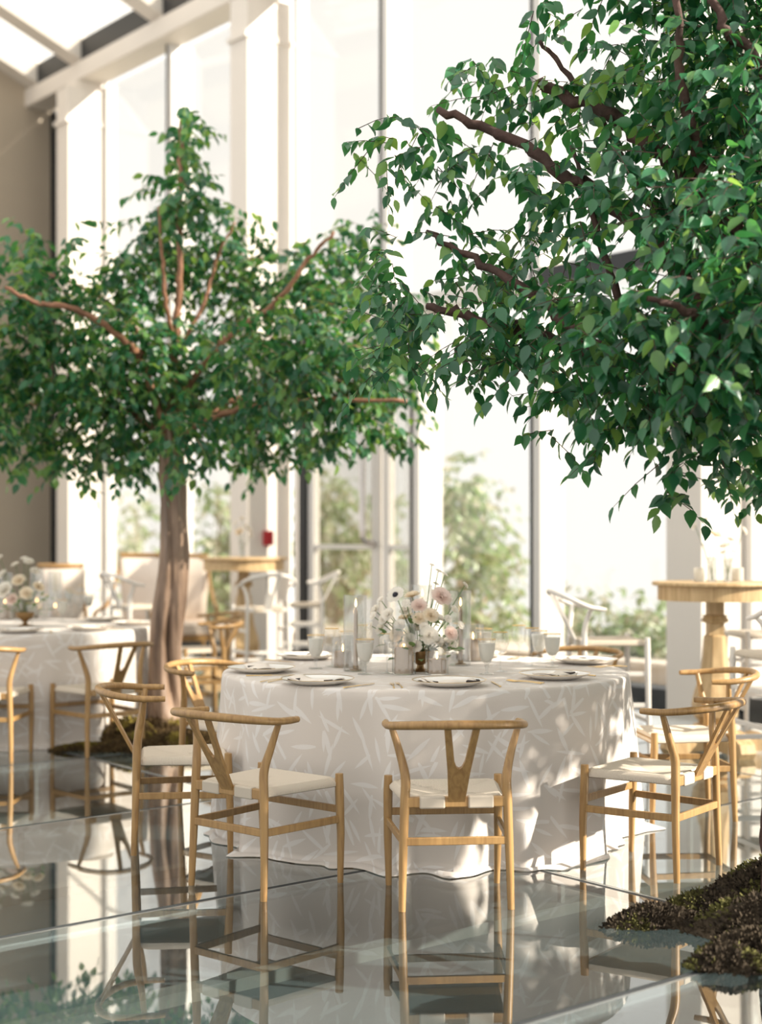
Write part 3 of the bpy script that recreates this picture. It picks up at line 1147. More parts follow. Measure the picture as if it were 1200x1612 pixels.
def make_chair(name, wood, sh=.435, top=.735, stool=False):
    """Y-back chair; local +Y is the front"""
    root = empty(name, (0, 0, 0))
    yr, yf = -.20, .205
    me = seat_mesh(.225, .188, yf + .012, yr + .012, sh, .045)
    so = bpy.data.objects.new('seat', me)
    COL.objects.link(so)
    so.parent = root
    ro = sh - .025
    drop = .11 if stool else .036
    for s in (-1, 1):
        fx = .222 + (.02 if stool else 0)
        MB().tube([(s * fx, yf + .01, 0), (s * .226, yf + .008, .2), (s * .226, yf, sh - .06), (s * .225, yf, sh + .012)], [.0125, .0165, .019, .0165], 12).build('leg', wood, root, smooth=50, local=True)
        rp = catmull([(s * (.208 + (.03 if stool else 0)), yr - .012 - (.02 if stool else 0), 0), (s * .203, yr - .004, sh * .5), (s * .196, yr, sh - .02), (s * .194, yr + .004, sh + .07),
                      (s * .214, yr + .022, sh + .16), (s * .244, yr + .035, top - drop - .006)], 26)
        MB().tube(rp, lerp_list([.0135, .0165, .0185, .0185, .0155, .012], 26), 12).build('leg', wood, root, smooth=60, local=True)
    # steam-bent top rail
    rail = []
    for k in range(33):
        a = PI * (k / 32)
        x = .262 * math.cos(a)
        y = yr + .03 - .205 * math.sin(a) ** .85
        zz = top - drop + (drop - .012) * math.sin(a)
        rail.append((x, y, zz))
    d2 = drop + (.014 if stool else .001)
    rail = [(.258, yr + .125, top - d2), (.264, yr + .08, top - drop - (d2 - drop) * .5)] + rail + [(-.264, yr + .08, top - drop - (d2 - drop) * .5), (-.258, yr + .125, top - d2)]
    MB().tube(rail, [.0125, .0145] + [.0145 + .003 * math.sin(PI * k / 32) for k in range(33)] + [.0145, .0125], 12).build('top_rail', wood, root, smooth=60, local=True)
    # Y splat
    H = math.hypot(top - sh - .0, .14)
    a0 = Vector((0, yr - .002, sh - .03))
    a1 = Vector((0, yr - .170, top - .016))
    yax = (a1 - a0).normalized()
    zax = Vector((1, 0, 0)).cross(yax)
    M = Matrix(((1, yax.x, zax.x, a0.x), (0, yax.y, zax.y, a0.y), (0, yax.z, zax.z, a0.z), (0, 0, 0, 1)))
    L = (a1 - a0).length
    poly = [(-.031, 0), (.031, 0), (.043, L * .42), (.068, L), (.042, L), (.020, L * .55), (.010, L * .475), (0, L * .455), (-.010, L * .475), (-.020, L * .55), (-.042, L), (-.068, L), (-.043, L * .42)]
    mb = MB()
    # two halves so the outline stays convex enough
    right = [(0, 0), (.031, 0), (.043, L * .42), (.068, L), (.042, L), (.020, L * .55), (.010, L * .475), (0, L * .455)]
    for sgn in (1, -1):
        q = [(x * sgn, y) for x, y in right]
        if sgn < 0:
            q = q[::-1]
        mb.prism(q, -.0065, .0065, M)
    mb.build('splat', wood, root, local=True)
    # rails and stretchers
    MB().bar((-.19, yr, ro), (.19, yr, ro), .024, .04).build('rear_rail', wood, root, local=True, bevel=.004)
    for c in (-.093, .093):
        MB().box((c, yr - .001, ro), (.098, .032, .048)).build('cord_wrap', CORD, so, local=True, bevel=.006)
    MB().bar((-.215, yf, sh - .03), (.215, yf, sh - .03), .022, .026).build('front_rail', wood, root, local=True)
    zs = .262 if not stool else .34
    zf = .30 if not stool else .24
    MB().bar((-.203, yr - .006, zs), (.203, yr - .006, zs), .015, .03).build('stretcher', wood, root, local=True, bevel=.003)
    MB().bar((-.226, yf + .006, zf), (.226, yf + .006, zf), .015, .03).build('stretcher', wood, root, local=True, bevel=.003)
    for s in (-1, 1):
        MB().bar((s * .203, yr - .004, zs), (s * .227, yf + .006, zs), .015, .03).build('stretcher', wood, root, local=True, bevel=.003)
    if stool:
        for s in (-1, 1):
            MB().bar((s * .198, yr, .54), (s * .226, yf + .004, .54), .015, .028).build('stretcher', wood, root, local=True, bevel=.003)
    return root


TC = Vector((.214, 7.139, 0))       # near table
TR = .985
T2 = Vector((-2.65, 10.63, 0))      # far left table
chair0 = make_chair('wishbone_chair', OAK)
used = [False]


def place_chair(x, y, fx, fy, label, group):
    c = chair0 if not used[0] else copy_tree(chair0)
    used[0] = True
    c.location = (x, y, 0)
    c.rotation_euler = (0, 0, math.atan2(fy, fx) - PI / 2)
    tag(c, label, 'chair', group)
    return c


G1 = 'oak chairs around the near table'
place_chair(.27, 5.745, -.08, 1, 'oak Y-back chair seen squarely from behind in front of the near table', G1)
place_chair(-.475, 5.965, .65, .76, 'oak Y-back chair at front left of the near table, angled towards it', G1)
place_chair(-.92, 6.725, .985, .15, 'oak Y-back chair in side view in front of the left tree moss', G1)
place_chair(-.78, 7.83, .84, -.54, 'oak Y-back chair half hidden by the left side of the near table', G1)
place_chair(1.165, 6.265, -.80, .60, 'sunlit oak Y-back chair at front right of the near table, nearest the right trunk', G1)
place_chair(1.53, 7.45, -.985, -.10, 'sunlit oak Y-back chair right of the near table before the bar table base', G1)
place_chair(1.12, 8.72, -.45, -.89, 'oak Y-back chair behind the near table, only its curved rail showing', G1)
G2 = 'oak chairs around the far left table'
place_chair(-1.865, 9.65, -.66, .75, 'oak Y-back chair in front of the far left table, beside the left trunk', G2)
place_chair(-2.53, 9.40, 0.02, 1, 'oak Y-back chair cut by the left edge of the photo', G2)
place_chair(-1.50, 11.75, -.95, -.3, 'sunlit oak Y-back chair right behind the left trunk, the nearer of two', G2)
place_chair(-1.62, 13.0, -.9, -.45, 'sunlit oak Y-back chair behind the left trunk, the farther of two', G2)

stool0 = make_chair('wishbone_bar_stool', WHITE_LAQ, .76, 1.075, True)
SP = [(1.47, 9.52, .98, .12, 'white Y-back bar stool left of the right bar table, its rail tilted in view'),
      (2.32, 8.40, -.18, 1, 'white Y-back bar stool cut by the right edge, in front of the right bar table'),
      (2.68, 10.2, -1, -.1, 'white Y-back bar stool behind the right bar table'),
      (-.80, 14.6, -1, -.1, 'sunlit white Y-back bar stool right of the far bar table, nearest the glazed door'),
      (-1.12, 13.75, -.35, .94, 'white Y-back bar stool in front of the far bar table'),
      (-2.35, 14.2, .8, .6, 'white Y-back bar stool left of the left trunk, before a beige armchair')]
for i, (x, y, fx, fy, lb) in enumerate(SP):
    c = stool0 if i == 0 else copy_tree(stool0)
    c.location = (x, y, 0)
    c.rotation_euler = (0, 0, math.atan2(fy, fx) - PI / 2)
    tag(c, lb, 'bar stool', 'white bar stools by the tall tables')


# ================================================================== ROUND TABLES AND CLOTHS
def round_table(c, r, label):
    root = empty('round_table', c)
    tag(root, label, 'table')
    MB().lathe([(0.001, 0), (r - .02, 0), (r - .01, .01), (r - .02, .024), (.001, .024)], 48, (0, 0, .735)).build('tabletop', PALEWOOD, root, local=True)
    for k in range(4):
        a = PI / 4 + k * PI / 2
        MB().tube([(.55 * math.cos(a), .55 * math.sin(a), 0), (.5 * math.cos(a), .5 * math.sin(a), .735)], .02, 8).build('leg', PALEWOOD, root, local=True)


def tablecloth(c, r, seed, label):
    rg = random.Random(seed)
    nth = 300
    folds = []
    a = 0
    waves = [(rg.randint(7, 11), rg.random() * 6.28, .018), (rg.randint(13, 19), rg.random() * 6.28, .016), (rg.randint(23, 31), rg.random() * 6.28, .009), (4, rg.random() * 6.28, .016)]
    H = .766
    prof = []
    for f in (0.0, .2, .4, .6, .75, .86, .93, .965):
        prof.append((f, 0.0, 0))
    rim = [(.985, -.001), (.995, -.005), (1.0, -.014)]
    vs, fs, uvs = [], [], []
    rows = []
    for f, dz, _ in prof:
        rows.append(('top', f, dz))
    for f, dz in rim:
        rows.append(('rim', f, dz))
    nz = 20
    for k in range(1, nz + 1):
        rows.append(('side', k / nz, 0))
    rows += [('hem', .35, 0), ('hem', 1, 0)]
    ring = [[] for _ in rows]
    for i, (kind, f, dz) in enumerate(rows):
        for k in range(nth):
            th = 2 * PI * k / nth
            w = sum(am * math.sin(n * th + ph + (.5 * math.sin(2 * th + ph))) for n, ph, am in waves)
            sharp = .02 * max(0, math.sin(11 * th + waves[0][1])) ** 5
            hemz = .004 + .012 * (1 + math.sin(9 * th + waves[1][1]) * math.sin(4 * th + waves[2][1])) * .5
            if kind in ('top', 'rim'):
                rr, z = r * f, H + dz
                s = f * r
            elif kind == 'side':
                g = f ** .75
                rr = r + .004 + g * (.008 + 1.7 * w + 1.3 * sharp)
                z = H - .014 - f * (H - .014 - hemz)
                s = r + f * H
            else:
                b = .02 + .05 * max(0, math.sin(7 * th + waves[0][1])) ** 2 + .07 * max(0, math.sin(13 * th + waves[1][1])) ** 6
                rr = r + .012 + 1.7 * w + 1.3 * sharp + b * f * .8
                z = hemz * (1 - f) + .004 + .010 * math.sin(f * PI)
                s = r + H + b * f
            vs.append((rr * math.cos(th), rr * math.sin(th), z))
            if kind == 'top':
                uvs.append((rr * math.cos(th), rr * math.sin(th)))
            else:
                uvs.append((th * r, s))
    for i in range(len(rows) - 1):
        for k in range(nth):
            k2 = (k + 1) % nth
            fs.append((i * nth + k, (i + 1) * nth + k, (i + 1) * nth + k2, i * nth + k2))
    mb = MB()
    mb.add(vs, fs)
    me = mb.mesh('tablecloth', CLOTH, 180)
    ul = me.uv_layers.new(name='UVMap')
    nt0 = len(prof)
    for p in me.polygons:
        row = p.index // nth
        k = p.index % nth
        for li in p.loop_indices:
            vi = me.loops[li].vertex_index
            i, kk = vi // nth, vi % nth
            if row >= nt0 - 1:
                th = 2 * PI * (kk if not (kk == 0 and k == nth - 1) else nth) / nth
                s = r * rows[i][1] if rows[i][0] in ('top', 'rim') else (r + rows[i][1] * H if rows[i][0] == 'side' else r + H + .05 * rows[i][1])
                ul.data[li].uv = (th * r, s)
            else:
                ul.data[li].uv = uvs[vi]
    o = bpy.data.objects.new('tablecloth', me)
    COL.objects.link(o)
    o.location = c
    tag(o, label, 'tablecloth')
    return o


round_table(TC, TR, 'round dining table under the near leaf-patterned cloth')
tablecloth(TC, TR, 4, 'floor-length pale beige cloth with bamboo leaf pattern on the near round table')
round_table(T2, TR, 'round dining table under the far left pale cloth')
tablecloth(T2, TR, 9, 'floor-length pale cloth on the far left round table')
TZ = .767


# ================================================================== TABLEWARE
def mesh_obj(name, mb, mats, parent=None, smooth=60):
    return mb.build(name, mats, parent, smooth=smooth, local=True)


def make_plate():
    root = empty('dinner_plate', (0, 0, 0))
    mesh_obj('plate_body', MB().lathe([(.001, .006), (.085, .006), (.10, .008), (.155, .024), (.161, .027), (.158, .023), (.10, .002), (.001, .001)], 40), PORC, root)
    mesh_obj('gold_rim', MB().lathe([(.1585, .0272), (.1612, .0282), (.1632, .0272), (.1612, .0262), (.1585, .0272)], 40), GOLD, root)
    return root


def make_napkin():
    root = empty('folded_napkin', (0, 0, 0))
    mb = MB()
    n = 14
    vs, fs = [], []
    for lay, (z0, w, l) in enumerate(((.0, .058, .125), (.007, .052, .11))):
        o = len(vs)
        for i in range(n + 1):
            for j in range(5):
                a, b = i / n * 2 - 1, j / 4 * 2 - 1
                z = z0 + .008 + .012 * a * a + .004 * math.sin(a * 5 + lay) - .004 * b * b
                vs.append((a * l, b * w * (1 - .15 * a * (1 if lay else -1)), z))
        for i in range(n):
            for j in range(4):
                k = o + i * 5 + j
                fs.append((k, k + 5, k + 6, k + 1))
    mb.add(vs, fs)
    ob = mesh_obj('linen', mb, NAPKIN, root, 180)
    md = ob.modifiers.new('thick', 'SOLIDIFY')
    md.thickness = .004
    for s in (-1, 1):
        mesh_obj('dark_lining', MB().prism([(s * .062, -.052), (s * .128, -.045), (s * .138, .008), (s * .10, .03)][::s], .012, .0185), NAPDARK, root, None)
    return root


def fork_mesh():
    mb = MB()
    mb.tube(catmull([(0, -.10, .003), (0, -.02, .006), (0, .03, .005)], 10), lerp_list([.0045, .0025, .0035], 10), 8, flat=.5)
    for k in (-1.5, -.5, .5, 1.5):
        mb.tube(catmull([(k * .002, .03, .005), (k * .005, .05, .003), (k * .005, .09, .006)], 6), lerp_list([.0018, .0012], 6), 5)
    return mb


def knife_mesh():
    mb = MB()
    mb.tube(catmull([(0, -.11, .004), (0, -.05, .004), (0, .01, .004)], 8), lerp_list([.005, .0035, .004], 8), 8, flat=.6)
    mb.prism([(-.004, .01), (.004, .01), (.008, .06), (.007, .10), (0, .12), (-.004, .10)], .003, .0045)
    return mb


def make_goblet():
    root = empty('water_goblet', (0, 0, 0))
    mesh_obj('goblet_glass', MB().lathe([(.001, .004), (.033, .003), (.035, .0015), (.034, .0), (.001, 0)], 24).lathe([(.012, .004), (.006, .012), (.008, .03), (.012, .038), (.006, .045), (.020, .058), (.033, .08), (.038, .11), (.042, .158), (.0435, .165)], 24), VESSEL, root)
    mesh_obj('drink', MB().lathe([(.001, .056), (.018, .060), (.031, .082), (.036, .11), (.0395, .146), (.001, .146)], 24), WATER, root)
    mesh_obj('gold_rim', MB().lathe([(.0425, .1645), (.0437, .166), (.0447, .1645), (.0437, .163), (.0425, .1645)], 24), GOLD, root)
    return root


def make_wine():
    root = empty('wine_glass', (0, 0, 0))
    mesh_obj('glass_bowl', MB().lathe([(.033, 0), (.034, .002), (.006, .006), (.0035, .02), (.0035, .075), (.012, .088), (.032, .108), (.040, .135), (.039, .165), (.035, .190)], 24), VESSEL, root)
    mesh_obj('gold_rim', MB().lathe([(.034, .1895), (.0352, .191), (.0364, .1895), (.0352, .188), (.034, .1895)], 24), GOLD, root)
    return root


def flame(parent, z, s=1.0):
    mesh_obj('wick', MB().tube([(0, 0, z - .004), (0, 0, z + .008)], .001, 5), WICK, parent)
    mesh_obj('flame', MB().lathe([(.0005, z + .004), (.004 * s, z + .012 * s), (.0048 * s, z + .018 * s), (.003 * s, z + .030 * s), (.0004, z + .042 * s)], 10), FLAME, parent)


def make_pillar(h):
    root = empty('pillar_candle', (0, 0, 0))
    mesh_obj('wax', MB().lathe([(.001, 0), (.044, 0), (.045, .003), (.045, h - .004), (.042, h), (.02, h - .006), (.001, h - .008)], 24), WAX, root)
    flame(root, h - .006, 1.0)
    return root


def make_taper(h):
    root = empty('taper_candle', (0, 0, 0))
    mesh_obj('wax', MB().lathe([(.001, 0), (.011, 0), (.011, .02), (.009, h - .02), (.005, h - .003), (.001, h)], 14), WAX, root)
    mesh_obj('holder', MB().lathe([(.001, 0), (.028, 0), (.028, .004), (.014, .007), (.0135, .022), (.0115, .022)], 18), BRONZE, root)
    flame(root, h, 1.1)
    return root


def make_cylinder(r, h):
    return MB().lathe([(.001, .004), (r - .003, .004), (r - .003, h), (r - .0015, h + .0012), (r, h), (r, .002), (r - .004, 0), (.001, 0)], 32)


ware = {}


def put(kind, maker, loc, rz, label, cat, group, single=None):
    if kind not in ware:
        ware[kind] = maker()
        o = ware[kind]
    else:
        o = copy_tree(ware[kind])
    o.location = loc
    o.rotation_euler = (0, 0, rz)
    tag(o, label, cat, group)
    return o


def single(name, mbf, mats):
    return lambda: mesh_obj(name, mbf(), mats)


# (seat phrase, angle of plate around the table, plate radius, goblet xy, wine xy)
SEATS = [('front middle chair', 276, .785, (.285, -.25), (.36, -.12)),
         ('front left chair', 235, .86, (-.29, -.25), (-.185, -.20)),
         ('side-view left chair', 190, .80, (-.535, .05), (-.46, .16)),
         ('half hidden left chair', 135, .86, (-.38, .33), (-.30, .44)),
         ('front right chair', 321, .745, (.64, .14), (.545, .20)),
         ('right chair by the bar table', 22, .90, (.60, .38), (.50, .42)),
         ('chair hidden behind the table', 68, .80, (.33, .56), (.20, .60))]
for nm, ang, pr, gb, wn in SEATS:
    a = math.radians(ang)
    rad = Vector((math.cos(a), math.sin(a), 0))
    rt = Vector((-rad.y, rad.x, 0))
    c = TC + rad * pr + Vector((0, 0, TZ))
    rz = a + PI / 2
    put('plate', make_plate, c, rz, 'white plate with thin gold rim laid for the ' + nm, 'plate', 'plates on the near table')
    put('napkin', make_napkin, c + Vector((0, 0, .006)), rz + .12, 'pale napkin with dark lining on the plate of the ' + nm, 'napkin', 'napkins on the near table')
    put('fork', single('gold_fork', fork_mesh, GOLD), c - rt * .215 - rad * .02, rz, 'gold fork left of the plate of the ' + nm, 'fork', 'gold cutlery on the near table')
    put('fork', None, c - rt * .245 - rad * .01, rz - .06, 'outer gold fork by the plate of the ' + nm, 'fork', 'gold cutlery on the near table')
    put('knife', single('gold_knife', knife_mesh, GOLD), c + rt * .21 - rad * .02, rz, 'gold knife right of the plate of the ' + nm, 'knife', 'gold cutlery on the near table')
    put('goblet', make_goblet, TC + Vector((gb[0], gb[1], TZ)), 0, 'gold-rimmed goblet with cloudy drink for the ' + nm, 'goblet', 'drink goblets on the near table')
    put('wine', make_wine, TC + Vector((wn[0], wn[1], TZ)), 0, 'empty gold-rimmed wine glass for the ' + nm, 'wine glass', 'wine glasses on the near table')

GC = 'candles and cylinders on the near table'
def tp(px, py):
    return ground(px, py, TZ)
for px, py, hc, ht, lb in ((559, 1056, .365, .30, 'left of the flowers'), (664, 1036, .39, .32, 'behind the flowers'), (724, 1047, .375, .29, 'right of the flowers')):
    p = tp(px, py)
    put('cyl%.3f' % hc, single('glass_cylinder', lambda hc=hc: make_cylinder(.056, hc), VESSEL), p, 0, 'tall clear glass cylinder round a taper candle ' + lb, 'glass cylinder', GC)
    put('taper%.2f' % ht, lambda ht=ht: make_taper(ht), p + Vector((.004, 0, .004)), 0, 'lit taupe taper candle in a tall cylinder ' + lb, 'candle', GC)
for px, py, hc, hp_, lb in ((636, 1061, .235, .125, 'in front of the bronze bowl'), (688, 1061, .15, .068, 'right of the bronze bowl, the shortest'), (540, 1050, .15, .075, 'left beside the left taper'), (745, 1040, .19, .11, 'right beside the right taper')):
    p = tp(px, py)
    put('cyl%.3f' % hc + lb, single('glass_cylinder', lambda hc=hc: make_cylinder(.056, hc), VESSEL), p, 0, 'short clear glass cylinder round the pillar candle ' + lb, 'glass cylinder', GC)
    put('pil%.3f' % hp_, lambda h=hp_: make_pillar(h), p + Vector((0, 0, .004)), 0, 'lit taupe pillar candle ' + lb, 'candle', GC)


# ---- flowers
def flower_mesh(r, rings, cup, seed, center=None):
    """layered petals facing +Z"""
    rg = random.Random(seed)
    mb = MB()
    for k in range(rings):
        f = (k + 1) / rings
        n = 4 + int(3 * f) + (k % 2)
        tilt = cup * (1 - f) + .25 * f
        rad = r * (.35 + .65 * f)
        for i in range(n):
            a = 2 * PI * i / n + k * .7 + rg.uniform(-.15, .15)
            w = rad * 1.55 * PI / n * .62
            vs, fs = [], []
            for j in range(5):
                t = j / 4
                el = tilt + (1.15 - tilt) * (1 - t) * .2
                x = rad * t * math.cos(el) * (1 - .1 * t)
                z = rad * t * math.sin(el) - .05 * r * t * t * f + (1 - f) * r * .12
                hw = w * (math.sin(PI * min(1, .12 + t * .75)) ** .7)
                for s in (-1, 0, 1):
                    px_, py_ = x, s * hw
                    vs.append((px_ * math.cos(a) - py_ * math.sin(a), px_ * math.sin(a) + py_ * math.cos(a), z + abs(s) * r * .06))
            for j in range(4):
                for s in range(2):
                    q = j * 3 + s
                    fs.append((q, q + 1, q + 4, q + 3))
            mb.add(vs, fs)
    return mb


FL = {}
def flower_data(kind):
    if kind not in FL:
        spec = {'rose': (.042, 5, 1.35, P_CREAM), 'ranunculus': (.040, 6, 1.25, P_BLUSH), 'anemone': (.038, 2, .35, P_WHITE), 'bloom': (.034, 4, 1.2, P_WHITE), 'spray': (.018, 2, .9, P_WHITE), 'garden_rose': (.045, 6, 1.3, P_WHITE)}[kind]
        FL[kind] = flower_mesh(spec[0], spec[1], spec[2], len(kind)).mesh(kind, spec[3], 180)
    return FL[kind]


LEAFT = MB().add([tuple(v) for v in LV], LF).mesh('leaflet', STEM, 180)


def add_flower(root, kind, p, d, s, origin):
    """p, origin in the root's frame"""
    o = bpy.data.objects.new(kind, flower_data(kind))
    COL.objects.link(o)
    o.parent = root
    o.location = p
    o.rotation_euler = Vector(d).to_track_quat('Z', 'Y').to_euler()
    s *= 1.45
    o.scale = (s, s, s)
    if kind == 'anemone':
        key = '_c'
        if key not in FL:
            FL[key] = MB().lathe([(.001, .016), (.006, .015), (.010, .010), (.011, .004), (.008, 0)], 14).mesh('flower_centre', P_DARK, 180)
        c = bpy.data.objects.new('flower_centre', FL[key])
        COL.objects.link(c)
        c.parent = o
    q = catmull([origin, Vector(origin).lerp(Vector(p), .55) + Vector((0, 0, .01)), p], 6)
    st = MB().tube(q, [.0022] * 7, 5).build('stem', STEM, root, local=True, smooth=180)
    return o


def centrepiece(loc, label, seed, spec, leaves=70):
    rg = random.Random(seed)
    root = empty('flower_centrepiece', loc)
    tag(root, label, 'flowers', None)
    mesh_obj('bronze_bowl', MB().lathe([(.001, 0), (.05, 0), (.052, .004), (.02, .014), (.016, .03), (.03, .042), (.058, .06), (.068, .085), (.07, .10), (.066, .10), (.055, .065), (.001, .05)], 28), BRONZE, root)
    for kind, x, y, z, s in spec:
        d = Vector((x * 1.2, y * 1.2 - .09, .10 + z * .25)).normalized()
        add_flower(root, kind, Vector((x, y, z)), d, s, Vector((x * .12, y * .12, .08)))
    for _ in range(leaves):
        a = rg.random() * 2 * PI
        rr = rg.uniform(.05, .20)
        p = Vector((rr * math.cos(a), rr * math.sin(a), rg.uniform(.10, .27) - rr * .2))
        o = bpy.data.objects.new('leaflet', LEAFT)
        COL.objects.link(o)
        o.parent = root
        o.location = p
        o.rotation_euler = (rg.uniform(-.4, .9), rg.uniform(-.5, .5), a - PI / 2)
        s = rg.uniform(.035, .06)
        o.scale = (s, s, s)
    return root


cp = Vector((.19, 7.05, TZ))
def rel(px, py, Y=7.0):
    return at(px, py, Y) - cp
spec = []
for kind, px, py, Y, s in [('anemone', 624, 938, 6.95, .95), ('ranunculus', 694, 941, 6.93, 1.05), ('ranunculus', 660, 955, 6.95, .8), ('rose', 678, 970, 6.92, .75), ('garden_rose', 675, 1002, 6.88, .85), ('ranunculus', 709, 998, 6.9, .75),
                           ('bloom', 612, 968, 6.93, .8), ('bloom', 630, 985, 6.9, .75), ('bloom', 645, 1008, 6.88, .8), ('bloom', 600, 990, 6.98, .7), ('bloom', 640, 962, 7.0, .8), ('rose', 650, 940, 7.1, .8), ('bloom', 592, 962, 7.02, .8),
                           ('bloom', 732, 922, 7.05, .45), ('spray', 690, 900, 7.08, .9), ('spray', 700, 905, 7.08, .8), ('spray', 686, 920, 7.08, .8), ('bloom', 614, 1003, 6.93, .7), ('garden_rose', 660, 985, 7.0, .8), ('spray', 705, 975, 6.92, 1.0),
                           ('spray', 600, 945, 7.0, 1.0), ('spray', 725, 985, 6.95, 1), ('bloom', 690, 975, 7.1, .9), ('rose', 640, 975, 7.12, .9), ('rose', 610, 980, 7.12, .9), ('bloom', 685, 935, 7.1, .7), ('spray', 680, 890, 7.06, .6), ('spray', 584, 985, 6.98, .9),
                           ('bloom', 655, 1018, 6.9, .75), ('rose', 625, 1000, 6.9, .7), ('garden_rose', 700, 1015, 6.95, .7), ('bloom', 690, 1010, 6.9, .6), ('bloom', 605, 975, 6.95, .7), ('rose', 660, 975, 6.93, .65),
                           ('bloom', 668, 988, 6.9, .6), ('spray', 640, 950, 6.9, 1), ('spray', 715, 960, 6.95, 1), ('spray', 588, 970, 6.95, 1), ('bloom', 635, 1020, 6.92, .7), ('spray', 620, 1015, 6.9, 1), ('spray', 712, 1012, 6.92, 1)]:
    q = rel(px, py, Y)
    spec.append((kind, q.x, q.y, q.z, s))
centrepiece(cp, 'white and blush flowers with a black-centred anemone in a bronze bowl on the near table', 3, spec)

# ---- far left table setting
W2 = 'on the far left table'
for i, (ang, pr, lb) in enumerate(((285, .78, 'behind the chair cut by the left edge'), (322, .80, 'nearest the chair beside the left trunk'), (8, .84, 'nearest the left trunk'), (50, .8, 'at its far side'), (250, .8, 'at the left photo edge'))):
    a = math.radians(ang)
    c = T2 + Vector((math.cos(a), math.sin(a), 0)) * pr + Vector((0, 0, TZ))
    put('plate', make_plate, c, a, 'white gold-rimmed plate ' + W2 + ', ' + lb, 'plate', 'plates ' + W2)
    put('napkin', make_napkin, c + Vector((0, 0, .006)), a + PI / 2, 'pale folded napkin ' + W2 + ', ' + lb, 'napkin', 'napkins ' + W2)
    put('knife', None, c + Vector((-math.sin(a), math.cos(a), 0)) * .21, a + PI / 2, 'gold knife ' + W2 + ', ' + lb, 'knife', 'gold cutlery ' + W2)
rg2 = random.Random(12)
for i, (px, py, kd, lb) in enumerate(((50, 985, 'goblet', 'leftmost, right of its flowers'), (70, 975, 'wine', 'between flowers and candle'), (98, 978, 'goblet', 'right beside its candle'), (112, 968, 'wine', 'in the middle of the glasses'), (125, 972, 'wine', 'nearest the front plate'),
                                      (140, 965, 'goblet', 'rightmost goblet'), (155, 962, 'wine', 'rightmost of the glasses'), (85, 962, 'wine', 'just behind the candle'), (108, 955, 'goblet', 'farthest back'), (28, 980, 'wine', 'in front of its flowers'), (128, 955, 'wine', 'farthest back, before the armchair'))):
    p = ground(px, py, TZ)
    lab = ('gold-rimmed goblet with cloudy drink ' if kd == 'goblet' else 'empty gold-rimmed wine glass ') + W2
    lab = lab.replace(' with cloudy drink', '') + ', ' + lb
    put(kd, None, p, 0, lab, 'goblet' if kd == 'goblet' else 'wine glass', ('goblets ' if kd == 'goblet' else 'wine glasses ') + W2)
for px, py, lb in ((87, 970, 'among the glasses'), (8, 975, 'at the left photo edge'), (58, 960, 'behind the flowers')):
    p = ground(px, py, TZ)
    put('pil0.125' if px == 8 else 'pil0.068', None, p + Vector((0, 0, .004)), 0, 'lit taupe pillar candle %s, %s' % (W2, lb), 'candle', 'candles ' + W2)
    put('cyl0.365', None, p, 0, 'clear glass cylinder %s, %s' % (W2, lb), 'glass cylinder', 'glass cylinders ' + W2)
spec2 = []
c2 = Vector((T2.x + .06, T2.y, TZ))
for kind, px, py, Y, s in [('garden_rose', 8, 930, 10.5, 1.2), ('bloom', 0, 880, 10.6, .8), ('bloom', 45, 885, 10.6, .9), ('rose', 30, 915, 10.55, 1), ('bloom', 55, 900, 10.6, .9), ('ranunculus', 20, 945, 10.5, 1), ('rose', 42, 935, 10.5, 1), ('bloom', 5, 905, 10.6, 1), ('bloom', -20, 920, 10.6, 1),
                           ('spray', 38, 880, 10.65, 1.3), ('garden_rose', -25, 945, 10.55, 1.2), ('rose', 60, 925, 10.6, .9), ('bloom', 25, 890, 10.7, .9)]:
    q = at(px, py, Y) - c2
    spec2.append((kind, q.x, q.y, q.z, s))
centrepiece(c2, 'blurred white flowers in a bowl on the far left table', 8, spec2, 50)


# ================================================================== BAR TABLES
def bar_table(loc, s, label):
    root = empty('pedestal_bar_table', loc)
    tag(root, label, 'bar table')
    q = lambda pr: [(r * s, z * s) for r, z in pr]
    mesh_obj('tabletop', MB().lathe(q([(.001, 1.095), (.40, 1.095), (.408, 1.10), (.41, 1.108), (.405, 1.12), (.001, 1.12)]), 48), PALEWOOD, root, 40)
    mesh_obj('apron', MB().lathe(q([(.36, 1.0), (.372, 1.0), (.372, 1.095), (.36, 1.095)]), 48), PALEWOOD, root, 40)
    R2 = math.sqrt(2)
    mesh_obj('shaft', MB().lathe(q([(.05 * R2, .87), (.05 * R2, 1.095)]), 4, rot=PI / 4, cap1=True), PALEWOOD, root, None)
    mesh_obj('collar', MB().lathe(q([(.055, .845), (.085, .855), (.09, .87), (.075, .89), (.085, .90), (.05, .905)]), 8, rot=PI / 8), PALEWOOD, root, None)
    mesh_obj('urn', MB().lathe(q([(.05 * R2, .77), (.05 * R2, .85)]), 4, rot=PI / 4).lathe(q([(.06, .775), (.075, .76), (.085, .62), (.10, .50), (.135, .40), (.155, .31), (.145, .24), (.10, .19)]), 8, rot=PI / 8), PALEWOOD, root, None)
    mesh_obj('base_ring', MB().lathe(q([(.10, .195), (.14, .185), (.145, .165), (.12, .15), (.15, .135), (.15, .10), (.10, .095)]), 8, rot=PI / 8), PALEWOOD, root, None)
    for k in range(4):
        a = k * PI / 2 + .35
        M = Matrix.Rotation(a, 4, 'Z') @ Matrix.Rotation(PI / 2, 4, 'X')
        poly = [(.05, .02), (.22, .02), (.24, 0), (.36, 0), (.385, .04), (.37, .095), (.31, .125), (.24, .10), (.16, .14), (.05, .15)]
        mb = MB().prism([(x * s, y * s) for x, y in poly], -.055 * s, .055 * s, M)
        mb.build('foot', PALEWOOD, root, local=True)
    return root


